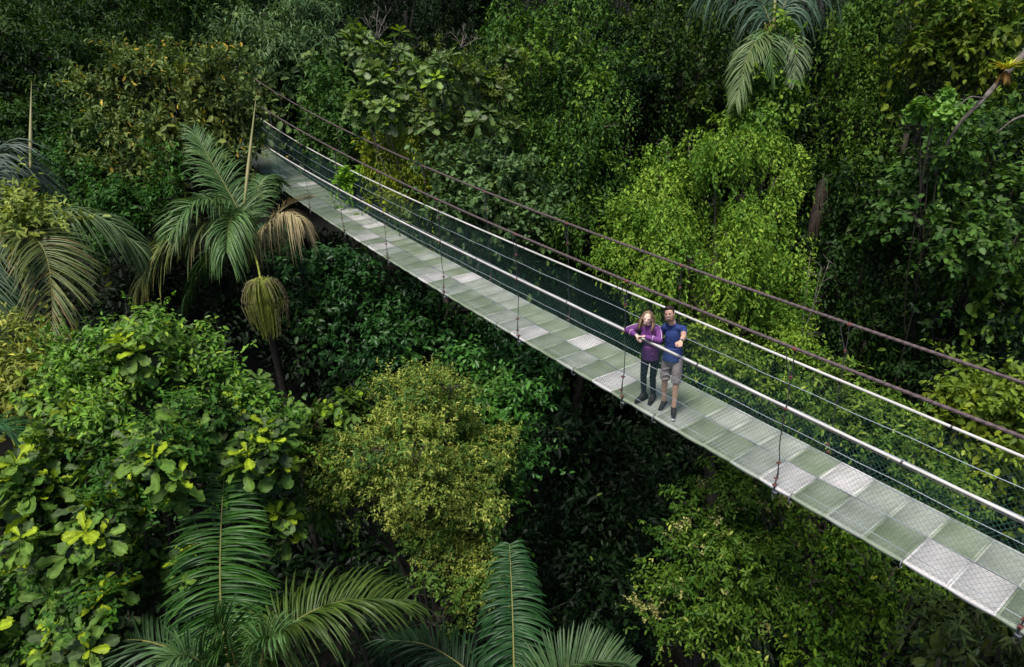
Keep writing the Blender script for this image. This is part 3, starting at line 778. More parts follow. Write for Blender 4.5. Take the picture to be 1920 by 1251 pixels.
# ---- species colours (linear albedo)
G_DEEP = ((.012, .035, .012), (.022, .055, .016)); G_MID = ((.025, .07, .014), (.05, .115, .018)); G_BRIGHT = ((.05, .12, .014), (.12, .20, .022))
G_YEL = ((.10, .15, .018), (.20, .24, .03)); G_OLIVE = ((.10, .11, .022), (.22, .20, .035), (.05, .09, .02)); G_GREY = ((.05, .085, .045), (.10, .145, .075))
YOUNG = (.33, .39, .035)


def clumps_add(kind_kw):
    def f(a, lobes, r):
        for kw in kind_kw:
            sub = [l for l in lobes if r.random() < kw.get('frac', .5)] or lobes[:1]
            k2 = {k: v for k, v in kw.items() if k != 'frac'}
            b = crown(int(r.integers(1e6)), sub, **k2)
            n0 = a.n
            for q in (3, 4): a.f[q] += [F + n0 for F in b.f[q]]
            a.v += b.v; a.c += b.c; a.n += b.n
    return f


# ---- foreground, lower left
tree('broadleaf_tree', 'big-leaved tree with wavy grey-green leaves and lemon-yellow shoots filling the lower left corner',
     [(60, 900, 75), (50, 980, 90, .5), (180, 900, 80, .3), (310, 870, 75), (430, 820, 70), (495, 850, 50), (130, 1080, 95), (240, 1000, 85, -.3), (40, 1130, 90), (270, 930, 60), (190, 1150, 80), (90, 830, 60, .5), (370, 790, 60, .4), (300, 1060, 60), (470, 920, 45), (200, 980, 60, -.6), (30, 1210, 60), (130, 1215, 60), (520, 980, 30), (365, 1060, 28, -.6)],
     9.3, mt=M_LEAF, r0=.2, style='rosette', leaf=.34, cover=1.35, cols=((.075, .14, .035), (.17, .25, .06), (.09, .125, .07)), young=(.36, .42, .035), pyoung=.12, kind='lobed', aspect=.52, per=9, rel=.5,
     extra=clumps_add([dict(frac=.6, style='fine', leaf=.10, cover=.5, cols=G_MID, kind='oval', aspect=.5), dict(frac=.9, style='rosette', leaf=.24, cover=.8, cols=((.03, .055, .02), (.05, .085, .03), (.05, .06, .04)), kind='lobed', aspect=.6, rel=.35, per=8)]))
tree('leafy_creeper_tree', 'fresh green fine-leaved tree topping the big-leaved tree left of the hanging palm fruit',
     [(235, 640, 55), (190, 680, 60), (280, 670, 70), (350, 690, 60), (410, 720, 55), (300, 760, 80, -.2), (210, 760, 70, -.2), (390, 790, 60, -.2), (480, 780, 50), (450, 745, 45), (140, 690, 40), (150, 790, 60, -.3), (260, 840, 50, -.5), (530, 800, 35), (120, 750, 50)],
     10.4, style='fine', leaf=.115, cover=1.05, cols=((.06, .14, .022), (.16, .26, .045), (.14, .20, .09)), young=(.25, .32, .05), pyoung=.05, kind='oval', aspect=.46, r0=.14,
     extra=clumps_add([dict(frac=.7, style='rosette', leaf=.30, cover=.55, cols=((.09, .15, .045), (.17, .24, .065), (.13, .14, .10)), young=YOUNG, pyoung=.10, kind='lobed', aspect=.6, rel=.5, per=8)]))
tree('olive_shrub', 'straggly pale olive shrub at the left edge beneath the brown drooping palm frond',
     [(30, 640, 40), (20, 700, 45), (70, 700, 35), (100, 660, 22), (30, 760, 40), (90, 740, 25)], 10.8, cat='shrub', style='fine', leaf=.13, cover=.75, cols=((.12, .14, .035), (.22, .22, .06)), kind='lance', aspect=.4, young=(.35, .30, .08), pyoung=.08, r0=.05)
tree('pale_leaf_shrub', 'pale yellow-green shrub at the left edge just above the brown palm frond',
     [(25, 385, 24), (62, 395, 24), (15, 425, 26), (50, 430, 24), (80, 420, 16), (0, 405, 28)], 14.6, cat='shrub', style='fine', leaf=.19, cover=1.1, cols=((.13, .16, .05), (.24, .26, .08)), kind='oval', aspect=.42, r0=.06)
# ---- centre bottom
tree('flowering_yellow_tree', 'rounded olive-yellow tree in fine seed heads below the middle of the bridge',
     [(800, 720, 55), (845, 745, 50), (740, 765, 55), (790, 800, 70, -.4), (870, 810, 60), (700, 840, 60), (640, 890, 45), (690, 920, 55), (780, 880, 80, -.5), (880, 880, 60), (920, 850, 45), (830, 960, 70, -.3), (900, 950, 50), (780, 970, 50), (860, 1030, 55), (820, 1060, 45), (910, 1060, 50), (870, 1110, 50), (620, 930, 30), (850, 1150, 28), (930, 1100, 30), (640, 850, 35), (760, 840, 55), (840, 900, 55), (800, 1010, 45)],
     11.0, rs=1.08, r0=.17, style='fine', leaf=.07, cover=.95, cols=((.15, .18, .04), (.33, .34, .09), (.10, .17, .045)), young=(.42, .38, .13), pyoung=.10, kind='small', aspect=.45,
     extra=clumps_add([dict(frac=.9, style='fine', leaf=.10, cover=.5, cols=((.04, .08, .02), (.08, .13, .03)), kind='oval', aspect=.5, rel=.3)]))
tree('glossy_tree', 'glossy mid-green tree just right of the olive-yellow tree and left of the black gap',
     [(890, 730, 45), (930, 770, 50), (960, 810, 42), (950, 870, 40), (880, 690, 40), (980, 740, 35), (935, 920, 30), (610, 940, 28, -.3)],
     12.3, mt=M_WAXY, style='glossy', leaf=.13, cover=1.1, cols=((.025, .075, .018), (.06, .15, .03)), kind='oval', aspect=.5, r0=.1)
tree('glossy_understorey_tree', 'dark glossy green tree crown directly under the far half of the bridge deck',
     [(640, 530, 60), (700, 560, 70), (760, 590, 60), (820, 600, 60), (660, 620, 60), (740, 660, 60), (690, 500, 40), (600, 580, 45), (830, 650, 60), (890, 640, 55), (950, 690, 50, -1.8), (880, 590, 40), (620, 490, 40), (550, 500, 40), (1010, 710, 40, -2.5), (800, 690, 40), (700, 700, 40), (640, 680, 40)],
     18.8, mt=M_WAXY, shoots=.05, style='glossy', leaf=.17, cover=1.0, cols=((.009, .034, .012), (.028, .078, .022)), kind='oval', aspect=.5, r0=.18)
tree('young_broadleaf', 'small upright sapling with lobed leaves left of the olive-yellow tree',
     [(640, 760, 32), (600, 790, 32), (620, 820, 35), (660, 790, 25), (575, 830, 30)], 11.6, cat='sapling', style='rosette', leaf=.3, cover=1.0, cols=((.05, .09, .025), (.10, .15, .035), (.08, .07, .05)), young=(.3, .42, .03), pyoung=.06, kind='lobed', aspect=.6, r0=.05, per=7, rel=.5)
tree('shade_coloured_tree', 'almost black shaded tree in the gap at the bottom centre of the picture',
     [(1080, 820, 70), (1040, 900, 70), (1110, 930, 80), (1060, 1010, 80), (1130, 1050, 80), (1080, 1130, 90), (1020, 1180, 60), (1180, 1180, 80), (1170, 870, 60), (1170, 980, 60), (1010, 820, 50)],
     15.5, style='fine', leaf=.2, cover=.9, cols=((.004, .011, .004), (.010, .024, .009)), kind='oval', aspect=.45, r0=.2, pyoung=.004, young=(.1, .14, .02))  # shade of the gap put into these near-black leaf colours
# ---- lower right
tree('blossoming_tree', 'green tree carrying cream flower sprays below the right end of the bridge',
     [(1350, 900, 50), (1300, 960, 50), (1420, 960, 60), (1480, 930, 45), (1330, 1020, 60), (1390, 1060, 70), (1480, 1030, 55), (1300, 1100, 60), (1370, 1130, 60), (1270, 1020, 40), (1440, 1120, 60), (1280, 1170, 60), (1380, 1200, 60), (1250, 1100, 40), (1220, 1160, 30)],
     11.5, r0=.16, style='fine', leaf=.10, cover=.95, cols=((.03, .072, .012), (.085, .135, .02)), young=(.30, .30, .09), pyoung=.02, kind='oval', aspect=.45,
     extra=clumps_add([dict(frac=.6, style='fine', leaf=.05, cover=.22, cols=((.36, .31, .15), (.55, .48, .28)), kind='small', aspect=.8, rel=.25)]))
tree('hanging_creeper_tree', 'yellow-green creeper-hung tree right of the cream-flowered tree under the bridge edge',
     [(1520, 940, 45), (1580, 980, 50), (1640, 1010, 55), (1560, 1040, 55), (1620, 1080, 50), (1520, 1100, 50), (1680, 1070, 45), (1560, 1150, 55), (1500, 1190, 60), (1600, 1200, 55), (1640, 1140, 45), (1730, 1080, 35), (1750, 1120, 25), (1450, 880, 40), (1400, 860, 40), (1540, 1230, 50)],
     11.2, r0=.15, style='vine', leaf=.115, cover=.9, cols=((.03, .08, .010), (.10, .15, .018)), kind='oval', aspect=.5, young=(.3, .3, .03), pyoung=.02)
tree('corner_shrub', 'dull olive slender-leaved shrub in the bottom right corner under the deck',
     [(1830, 1160, 50), (1880, 1190, 45), (1850, 1230, 50), (1790, 1170, 35), (1910, 1240, 40)], 9.5, cat='shrub', style='narrow', leaf=.2, cover=.8, cols=((.035, .05, .02), (.07, .09, .035)), kind='lance', aspect=.3, r0=.08)
# ---- behind the bridge, right
tree('sunlit_creeper_tree', 'bright yellow-green creeper-covered tree standing behind the couple',
     [(1300, 345, 42, .7), (1330, 400, 45, .7), (1290, 440, 45, .6), (1250, 285, 42), (1290, 275, 42), (1340, 285, 48), (1400, 275, 46), (1450, 300, 45), (1450, 350, 45), (1235, 340, 52), (1200, 400, 50), (1170, 440, 45), (1230, 430, 60, -1), (1250, 440, 40, -.6), (1380, 390, 50), (1430, 400, 50), (1460, 450, 50), (1440, 520, 60), (1370, 480, 75, -1), (1290, 500, 70, -1), (1210, 500, 60, -1), (1150, 480, 40), (1350, 570, 70, -1), (1260, 560, 50, -1), (1430, 600, 60), (1500, 570, 45), (1510, 640, 50), (1420, 660, 50), (1480, 500, 40), (1520, 520, 30), (1330, 640, 50)],
     16.3, r0=.22, style='vine', leaf=.105, cover=1.35, cols=((.06, .13, .018), (.20, .28, .045)), young=(.32, .36, .07), pyoung=.04, kind='oval', aspect=.5)
tree('creeper_tree', 'green creeper-clad tree seen through the netting right of the couple',
     [(1540, 700, 50), (1600, 740, 55), (1480, 740, 50), (1560, 790, 50), (1650, 790, 50), (1700, 830, 50), (1640, 850, 45), (1420, 730, 40), (1370, 700, 40), (1750, 880, 45), (1710, 900, 40), (1790, 930, 40), (1500, 810, 40), (1300, 640, 40), (1800, 970, 30)],
     13.2, style='fine', leaf=.12, cover=1.0, cols=((.05, .10, .016), (.13, .18, .03)), young=(.26, .29, .07), pyoung=.06, kind='oval', aspect=.48, r0=.14)
tree('yellowish_tree', 'yellow-green tree at the right edge between the two rusty cables and the black gap',
     [(1850, 730, 45), (1900, 740, 45), (1800, 760, 40), (1850, 790, 50), (1910, 800, 50), (1780, 740, 25), (1910, 870, 45), (1860, 850, 40)], 14.0, style='fine', leaf=.17, cover=1.0, cols=((.08, .12, .018), (.18, .22, .03)), kind='oval', aspect=.5, r0=.13)
tree('right_bank_tree', 'large dull green round-leaved tree at the right edge under the leaning branch',
     [(1730, 320, 50), (1790, 290, 60), (1860, 300, 60), (1760, 380, 60), (1830, 370, 70), (1900, 360, 55), (1710, 410, 50), (1790, 450, 60), (1860, 440, 50), (1740, 500, 45), (1820, 510, 45), (1910, 440, 50), (1880, 500, 45), (1690, 360, 40), (1900, 560, 40), (1800, 240, 40), (1870, 230, 45)],
     18.5, r0=.22, style='fine', leaf=.22, cover=.95, cols=((.03, .07, .016), (.07, .125, .03), (.07, .11, .05)), kind='oval', aspect=.7)
tree('heart_leaf_vine', 'clump of large heart-shaped pale green leaves in front of the right bank trees',
     [(1725, 205, 24), (1750, 210, 26), (1710, 215, 20), (1775, 180, 22), (1800, 215, 20)], 16.8, cat='vine', style='rosette', leaf=.22, cover=1.3, cols=((.10, .20, .045), (.19, .30, .08)), kind='round', aspect=.9, r0=.04, per=6, rel=.6)
tree('yellow_canopy_tree', 'yellow-green canopy in the upper right corner behind the bromeliad branch',
     [(1730, 30, 50), (1800, 20, 60), (1880, 30, 60), (1760, 90, 50), (1830, 80, 50), (1900, 100, 45), (1800, 130, 40), (1720, 100, 35), (1860, 150, 35)], 23, style='fine', leaf=.26, cover=1.0, cols=((.05, .09, .013), (.12, .15, .02)), kind='oval', aspect=.5, young=(.2, .2, .03), pyoung=.05, r0=.2)
tree('vine_column', 'tall column of hanging creepers right of the top palm',
     [(1560, 20, 45), (1610, 30, 50), (1650, 60, 45), (1580, 80, 45), (1640, 120, 45), (1600, 150, 45), (1660, 180, 35), (1570, 150, 35), (1620, 210, 40), (1580, 240, 40), (1640, 260, 35), (1600, 300, 35), (1550, 270, 30), (1660, 0, 40)],
     25, style='vine', run=1.7, leaf=.17, cover=.95, cols=((.035, .08, .013), (.09, .14, .02)), kind='oval', aspect=.5, r0=.2)
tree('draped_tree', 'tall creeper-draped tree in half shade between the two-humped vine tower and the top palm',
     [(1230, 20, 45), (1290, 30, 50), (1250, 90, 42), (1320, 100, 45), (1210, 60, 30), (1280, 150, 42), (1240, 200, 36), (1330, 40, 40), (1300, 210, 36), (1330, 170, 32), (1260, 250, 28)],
     26, style='vine', run=1.6, leaf=.17, cover=.85, cols=((.014, .036, .008), (.05, .085, .016)), kind='oval', aspect=.5, young=(.10, .14, .02), pyoung=.04, r0=.2)  # half shade put into the darkened leaf colours
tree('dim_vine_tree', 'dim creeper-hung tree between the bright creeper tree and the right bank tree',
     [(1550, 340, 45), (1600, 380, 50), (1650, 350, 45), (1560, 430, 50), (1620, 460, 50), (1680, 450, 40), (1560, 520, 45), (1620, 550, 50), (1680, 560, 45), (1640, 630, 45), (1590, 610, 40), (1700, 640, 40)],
     21.5, style='vine', run=1.6, leaf=.17, cover=.8, cols=((.008, .022, .006), (.022, .05, .010)), kind='oval', aspect=.5, r0=.18)  # dimness of the dark gap is in the leaf colours, as painted shade
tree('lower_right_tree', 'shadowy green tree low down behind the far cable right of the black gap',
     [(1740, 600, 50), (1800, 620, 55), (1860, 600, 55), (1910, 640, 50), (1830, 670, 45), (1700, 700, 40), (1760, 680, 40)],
     19.5, style='fine', leaf=.2, cover=.7, cols=((.008, .02, .007), (.018, .04, .012)), kind='oval', aspect=.5, r0=.15)  # shadow put into the leaf greens themselves
# ---- behind the bridge, middle
tree('vine_tower', 'tall creeper-swathed tree with two humps at the top centre',
     [(950, 20, 40), (940, 70, 42), (990, 50, 45), (1030, 20, 40), (1010, 110, 50), (960, 140, 45), (1060, 80, 45), (1080, 140, 45), (1020, 180, 50), (1120, 110, 40), (1150, 130, 40), (1160, 180, 42), (1100, 200, 50), (1050, 240, 50), (1130, 250, 48), (1160, 290, 35), (1000, 250, 45), (1080, 300, 50), (1020, 320, 45), (1120, 340, 45), (1060, 370, 45), (1100, 410, 45), (1040, 430, 40), (1150, 390, 35), (1090, 0, 40), (1000, 380, 35), (960, 200, 35)],
     22.5, r0=.25, style='vine', run=1.4, leaf=.14, cover=1.1, cols=((.022, .058, .014), (.075, .14, .028)), young=(.22, .30, .05), pyoung=.05, kind='oval', aspect=.5)
tree('large_leaf_tree', 'crown of large grey-green leaves with bare twigs above the middle of the bridge',
     [(665, 70, 28), (690, 110, 40), (740, 100, 42), (700, 150, 42), (780, 140, 45), (760, 190, 45), (830, 140, 45), (850, 190, 45), (900, 150, 40), (940, 180, 40), (900, 220, 40), (810, 230, 40), (950, 120, 32), (720, 220, 35), (960, 240, 28), (870, 260, 32), (680, 200, 30)],
     19.5, r0=.2, bark=M_PALEBARK, style='rosette', leaf=.36, cover=1.7, cols=((.09, .14, .06), (.19, .25, .11), (.20, .22, .17)), young=(.25, .33, .03), pyoung=.06, kind='lobed', aspect=.55, per=9, rel=.5,
     extra=clumps_add([dict(frac=.5, style='fine', leaf=.13, cover=.35, cols=((.05, .075, .02), (.13, .14, .03)), kind='oval', aspect=.4)]))
tree('mossy_tree', 'yellow mossy tree draped with ferns just above the far handrail',
     [(740, 270, 42), (790, 260, 40), (720, 320, 42), (770, 310, 40), (820, 300, 35), (750, 350, 28), (800, 345, 28), (700, 290, 28), (850, 310, 28), (840, 260, 25)],
     20.9, style='vine', leaf=.15, cover=1.6, cols=((.12, .16, .02), (.26, .29, .035)), kind='lance', aspect=.35, r0=.12, young=(.32, .22, .05), pyoung=.04)
tree('round_leaf_shrub', 'dusty grey-green round-leaved shrub behind the far cable in the middle',
     [(870, 290, 28), (900, 310, 32), (860, 340, 32), (920, 340, 34), (890, 375, 34), (950, 370, 34), (840, 385, 28), (920, 400, 32), (970, 400, 26), (990, 355, 20), (960, 330, 22), (870, 415, 28), (1000, 420, 24), (830, 330, 24), (940, 440, 28), (900, 450, 26)],
     17.8, cat='shrub', style='fine', leaf=.18, cover=.95, cols=((.045, .08, .04), (.10, .15, .075)), kind='oval', aspect=.65, r0=.07)
tree('fringe_tree', 'mid-green tree beside the far end of the upper cable',
     [(620, 180, 35), (650, 215, 38), (600, 220, 35), (640, 260, 38), (690, 250, 32), (600, 270, 32), (660, 300, 28), (620, 145, 28), (560, 190, 24), (575, 250, 22)],
     24.5, style='fine', leaf=.2, cover=1.0, cols=((.03, .075, .02), (.08, .14, .04)), kind='oval', aspect=.45, r0=.13)
tree('small_rail_shrub', 'small lime-leaved plant poking up against the far handrail', [(655, 330, 16), (680, 322, 14), (642, 336, 12)], 21.4, cat='plant', style='rosette', leaf=.26, cover=1.2, cols=((.12, .24, .03), (.2, .32, .04)), kind='oval', aspect=.6, r0=.03, per=5, rel=.6)
# ---- upper left
tree('willowy_tree', 'grey-green willowy tree hanging over the far end of the bridge',
     [(440, 50, 35), (490, 40, 40), (540, 60, 40), (420, 90, 32), (470, 95, 40), (520, 110, 42), (560, 130, 38), (580, 90, 32), (530, 160, 36), (570, 170, 28), (480, 140, 30), (600, 40, 35), (610, 100, 30), (560, 20, 35)],
     29, style='narrow', leaf=.30, cover=1.1, cols=((.045, .085, .045), (.12, .17, .10)), kind='lance', aspect=.28, droop=.7, r0=.2)
tree('orange_tipped_tree', 'layered tree with orange-tipped leaves left of the far end of the bridge',
     [(215, 130, 28), (260, 140, 32), (310, 120, 32), (350, 130, 35), (400, 120, 32), (450, 120, 26), (410, 235, 26), (440, 262, 22), (462, 232, 20), (478, 200, 16), (470, 290, 16), (380, 160, 36), (330, 170, 34), (420, 170, 34), (180, 180, 24), (220, 195, 32), (270, 190, 36), (320, 215, 36), (380, 205, 32), (440, 205, 28), (200, 235, 26), (250, 240, 32), (310, 255, 32), (260, 275, 28), (180, 325, 26), (220, 335, 28), (270, 330, 28), (350, 250, 28), (160, 172, 16)],
     23.5, style='fine', leaf=.22, cover=1.15, cols=((.05, .075, .028), (.15, .18, .075)), young=(.42, .26, .05), pyoung=.05, kind='oval', aspect=.42, flat=.55, droop=0, r0=.2)
tree('broad_canopy_tree', 'wide dark green canopy filling the top left corner',
     [(30, 40, 60), (110, 30, 60), (190, 40, 60), (270, 30, 60), (340, 50, 55), (60, 110, 60), (150, 110, 60), (240, 90, 60), (310, 100, 50), (30, 180, 55), (110, 180, 50), (170, 160, 45), (380, 20, 45), (350, 0, 50), (430, 10, 45)],
     30, style='narrow', leaf=.32, cover=1.05, cols=((.010, .026, .007), (.038, .070, .015)), kind='lance', aspect=.34, r0=.3, droop=.45)  # green lowered further, top-corner shading put into the colour
tree('shade_coloured_left_tree', 'dull green tree below the top left canopy and behind the left spear leaf',
     [(40, 240, 50), (100, 260, 45), (150, 240, 40), (90, 310, 40), (140, 300, 40), (40, 300, 40), (170, 280, 35)], 27, style='fine', leaf=.24, cover=.9, cols=((.015, .04, .012), (.045, .085, .02)), kind='oval', aspect=.45, r0=.2)  # shading of the top left put into the dulled leaf colours
tree('low_green_tree', 'low bright green tree between the two left palms',
     [(130, 370, 40), (180, 385, 40), (230, 375, 40), (270, 395, 35), (110, 330, 36), (150, 340, 34), (300, 380, 30), (230, 420, 30), (290, 420, 30), (330, 350, 32), (320, 310, 30), (190, 440, 30)], 22.5, style='fine', leaf=.2, cover=1.0, cols=((.02, .065, .016), (.055, .12, .025)), kind='lance', aspect=.42, r0=.15)


# ------------------------------------------------------------------ palms
def frond_mesh(seed, R_, ll, n=58, up=None, col=((.04, .10, .02), (.07, .15, .03)), droop=.35, width=.035, brown=0., sweep=.55, vee=.35, stalk=.02, tipdry=0):
    """R_: rachis control points base->tip; leaflets of length ll both sides, folded strips that hang at their ends"""
    r = np.random.default_rng(seed); a = Acc(); st = Acc(); n = int(n * 1.7); width = width * .62
    R_ = bez(R_, 80); T = nrm(np.gradient(R_, axis=0))
    upv = np.array([0, 0, 1.]) if up is None else nrm(np.array(up, float))
    S = nrm(np.cross(T, upv)); U = np.cross(S, T)
    addtube(st, R_, np.linspace(stalk, .004, 80), 6)
    s = np.linspace(.10, 1.0, n)
    for side in (-1, 1):
        for si in s:
            si = min(1, max(.06, si + r.normal(0, .004))); k = si * 79; i = min(int(k), 78); p = lerp(R_[i], R_[i + 1], k - i); t, sd, u = T[i], S[i], U[i]
            L = ll * (.45 + .75 * math.sin(math.pi * min(1, .12 + .83 * si))) * r.uniform(.86, 1.1)
            sw = sweep + .75 * si + r.normal(0, .09)
            d = nrm(sd * side * math.cos(sw * .8) + t * math.sin(sw * .8) + u * (vee + r.normal(0, .14)))
            m = 6; q = np.linspace(0, 1, m)[:, None]; dr = droop * r.uniform(.6, 1.4)
            C = p + d * L * q * (1 - .18 * dr * q) - np.array([0, 0, 1.]) * L * dr * q ** 2.0
            nv = nrm(np.cross(np.gradient(C, axis=0), np.cross(u, d))); 
            tt = nrm(np.gradient(C, axis=0)); wv = nrm(np.cross(tt, u)); nn = np.cross(wv, tt)
            wd = (width * np.array([.45, 1, 1.05, .95, .7, .08]))[:, None] * .5 * r.uniform(.8, 1.2); tw = r.normal(0, .25)
            wv2 = wv * math.cos(tw) + nn * math.sin(tw)
            V = np.stack([C + wv2 * wd + nn * wd * .5, C, C - wv2 * wd + nn * wd * .5], 1).reshape(-1, 3)
            F = [(j * 3 + b, j * 3 + b + 1, j * 3 + 4 + b, j * 3 + 3 + b) for j in range(m - 1) for b in (0, 1)]
            c = lerp(np.array(col[0]), np.array(col[1]), r.random()) * r.uniform(.8, 1.2)
            cc = np.repeat(np.broadcast_to(c, (m, 3)), 3, 0).copy()
            if r.random() < brown: cc[:] = np.array((.20, .15, .06)) * r.uniform(.6, 1.3)
            elif tipdry and r.random() < tipdry: cc[-6:] = (.30, .24, .08)
            a.add(V, F, cc)
    return a, st


def frond(parent, seed, pts, ll, label=None, mt=M_PALM, smt=M_STALK, **kw):
    P = [at(*p) for p in pts]
    a, st = frond_mesh(seed, P, ll, **kw)
    f = obj('frond', a.mesh('frond'), mt, parent, label)
    s = bpy.data.objects.new('stalk', st.mesh('stalk', True, False)); COL.objects.link(s); s.data.materials.append(smt); s.parent = f
    return f


def palm(label, c, dep, r0=.11, lean=0.0):
    C = at(c[0], c[1], dep); b = np.array([C[0] + lean, C[1] + .6, 0]); b[2] = float(ground_z(b[0], b[1])) - .2
    o = empty('palm', tuple(b), label, 'palm'); a = Acc(); P = bez([b, lerp(b, C, .5) + np.array([.15, 0, 0]), C], 60)
    addtube(a, P, r0 * (1 + .05 * np.sin(np.arange(60) * 2.1)), 10); obj('trunk', a.mesh('trunk', True, False), M_PBARK, o)
    # fibrous crown shaft
    a = Acc(); r = np.random.default_rng(int(dep * 100))
    for k in range(26):
        az = r.uniform(0, 6.28); d = np.array([math.cos(az), math.sin(az), 0]); s = C + np.array([0, 0, -.5 + r.uniform(-.2, .2)]) + d * r0
        addtube(a, bez([s, s + d * .10 + UP * .35, s + d * .22 + UP * .62], 6), np.linspace(.05, .02, 6), 5)
    obj('leaf_bases', a.mesh('leaf_bases', True, False), M_STALK, o)
    return o


GP = ((.05, .115, .03), (.115, .195, .058)); GPL = ((.016, .066, .008), (.045, .125, .014)); GPD = ((.02, .05, .02), (.05, .10, .035)); M_PBARK = mat('palm_bark', (.025, .02, .015), .9, noise=.4, bump=.5)
p1 = palm('palm with a dead tan frond and a hanging fruit cluster left of the bridge', (468, 455), 17.5)
frond(p1, 1, [(465, 440, 17.5), (440, 380, 17.7), (400, 310, 18.1), (362, 245, 18.6)], .95, droop=.35, col=GP, width=.055, n=62)
frond(p1, 2, [(460, 440, 17.4), (420, 395, 17.0), (370, 385, 16.5), (330, 430, 16.1)], 1.0, droop=.55, col=GP, width=.06, n=56, vee=.5)
frond(p1, 3, [(455, 450, 17.3), (400, 425, 16.8), (320, 450, 16.4), (262, 535, 16.2)], 1.05, droop=.75, col=((.08, .12, .035), (.15, .18, .045)), width=.06, n=58, tipdry=.4)
frond(p1, 4, [(470, 440, 17.5), (445, 405, 17.2), (430, 420, 16.6), (425, 470, 16.2)], .95, droop=.9, col=GP, width=.06, n=50, vee=.6)
frond(p1, 5, [(470, 440, 17.6), (480, 370, 18.2), (495, 335, 18.9), (520, 340, 19.4)], .75, droop=.6, col=GP, width=.05, n=44)
frond(p1, 6, [(475, 450, 17.6), (500, 420, 17.8), (530, 430, 18.0), (545, 480, 18.1)], .7, droop=.9, col=GPD, width=.05, n=36)
frond(p1, 7, [(460, 450, 17.8), (420, 460, 18.4), (380, 500, 18.8), (350, 560, 19)], .85, droop=.8, col=GPD, width=.05, n=40)
frond(p1, 8, [(478, 452, 17.3), (506, 420, 17.0), (535, 398, 16.7), (560, 410, 16.5)], .80, 'dead frond bleached tan and straw-coloured', mt=M_DRY, smt=M_DRY, droop=1.25, width=.035, n=46, vee=.25, sweep=.5)
frond(p1, 9, [(500, 425, 17.0), (530, 392, 16.8), (556, 378, 16.6), (584, 372, 16.5)], .34, 'upturned dry leaflets of the dead frond', mt=M_DRY, smt=M_DRY, droop=.25, width=.03, n=22, vee=.6, sweep=.9)


def spear(parent, p0, p1_, w_=.035):
    a = Acc(); P = bez([at(*p0), lerp(at(*p0), at(*p1_), .5) + UP * .02, at(*p1_)], 20); addtube(a, P, np.concatenate([np.linspace(w_ * .7, w_, 6), np.linspace(w_, .004, 14)]), 6)
    obj('spear_leaf', a.mesh('spear_leaf', True, False), M_SPEAR, parent)


spear(p1, (458, 384, 16.6), (481, 176, 17.4), .05)
# hanging fruit cluster
fr = Acc(); br = Acc(); top = at(490, 532, 15.9); r = np.random.default_rng(9)
for k in range(170):
    az = r.uniform(0, 6.28); rad = r.uniform(.05, .58) ** 1.0; ln = r.uniform(.55, 1.5) * (1.1 - .45 * rad); d = np.array([math.cos(az), math.sin(az), 0])
    P = bez([top + d * .02, top + d * rad * .6 + UP * (.16 - .16 * rad) * r.uniform(.4, 1.2), top + d * rad - UP * .26 * (1 + rad), top + d * rad * r.uniform(.6, .95) - UP * ln], 9)
    t = br if rad > .47 else fr
    addtube(t, P, .0075, 4, cap=False)
    if t is br:
        for q in P[2:]:
            addtube(t, [q + r.normal(0, .014, 3), q + r.normal(0, .014, 3) + UP * .014], .008, 4)
addtube(fr, bez([at(472, 465, 17.4), at(482, 492, 16.6), top + UP * .02], 8), np.linspace(.032, .022, 8), 8)
M_FRUIT = mat('green_fruit_strand', (.22, .25, .035), .6, noise=.4, scale=9); M_FRUITB = mat('brown_fruit_strand', (.15, .125, .06), .7, noise=.5, scale=12)
fo = obj('fruit_cluster', fr.mesh('fruit_cluster', True, False), M_FRUIT, p1)
fb = bpy.data.objects.new('ripe_strands', br.mesh('ripe_strands', True, False)); COL.objects.link(fb); fb.data.materials.append(M_FRUITB); fb.parent = fo

p2 = palm('palm half out of frame at the left edge with a brown drooping frond', (-5, 420), 15.0)
frond(p2, 21, [(-50, 430, 15.0), (-40, 330, 15.4), (5, 285, 15.8), (62, 325, 16.2)], 1.3, droop=.75, col=((.07, .10, .075), (.12, .155, .12)), width=.05, n=64, vee=.4)
frond(p2, 22, [(0, 425, 15.0), (90, 398, 15.1), (175, 405, 15.4), (250, 455, 15.8)], 1.05, droop=.85, col=((.07, .13, .05), (.14, .20, .085)), width=.07, n=60)
frond(p2, 23, [(10, 430, 14.6), (60, 440, 14.2), (92, 500, 14.0), (100, 640, 14.0)], .95, 'ageing palm frond turned brown on one side', droop=.45, col=((.07, .11, .03), (.14, .17, .05)), width=.05, n=60, brown=.18, sweep=.35)
frond(p2, 24, [(-10, 430, 14.8), (-30, 480, 14.4), (-20, 560, 14.2), (0, 640, 14.2)], .9, droop=.6, col=GPD, width=.05, n=40)
spear(p2, (57, 316, 15.6), (59, 152, 16.2), .045)

p3 = palm('large foreground palm with one tall dark frond rising among the lemon-tipped leaves', (470, 1290), 8.3, .14)
frond(p3, 31, [(432, 1270, 8.3), (415, 1150, 8.5), (414, 1000, 8.75), (425, 830, 9.15)], .66, droop=.40, col=GPL, width=.05, n=72, vee=.25, sweep=-.28)
frond(p3, 32, [(480, 1270, 8.2), (530, 1185, 8.3), (630, 1130, 8.5), (760, 1125, 8.9)], .82, droop=.55, col=((.035, .068, .012), (.075, .12, .02)), width=.045, n=66, vee=.55, sweep=.35)
frond(p3, 33, [(450, 1300, 8.1), (440, 1240, 7.9), (425, 1190, 7.8), (400, 1165, 7.7)], .65, droop=.5, col=((.038, .10, .02), (.08, .16, .035)), width=.04, n=44, vee=.6)
frond(p3, 34, [(440, 1300, 8.2), (360, 1235, 8.4), (250, 1200, 8.7), (140, 1230, 9)], .8, droop=.5, col=GPD, width=.045, n=56)
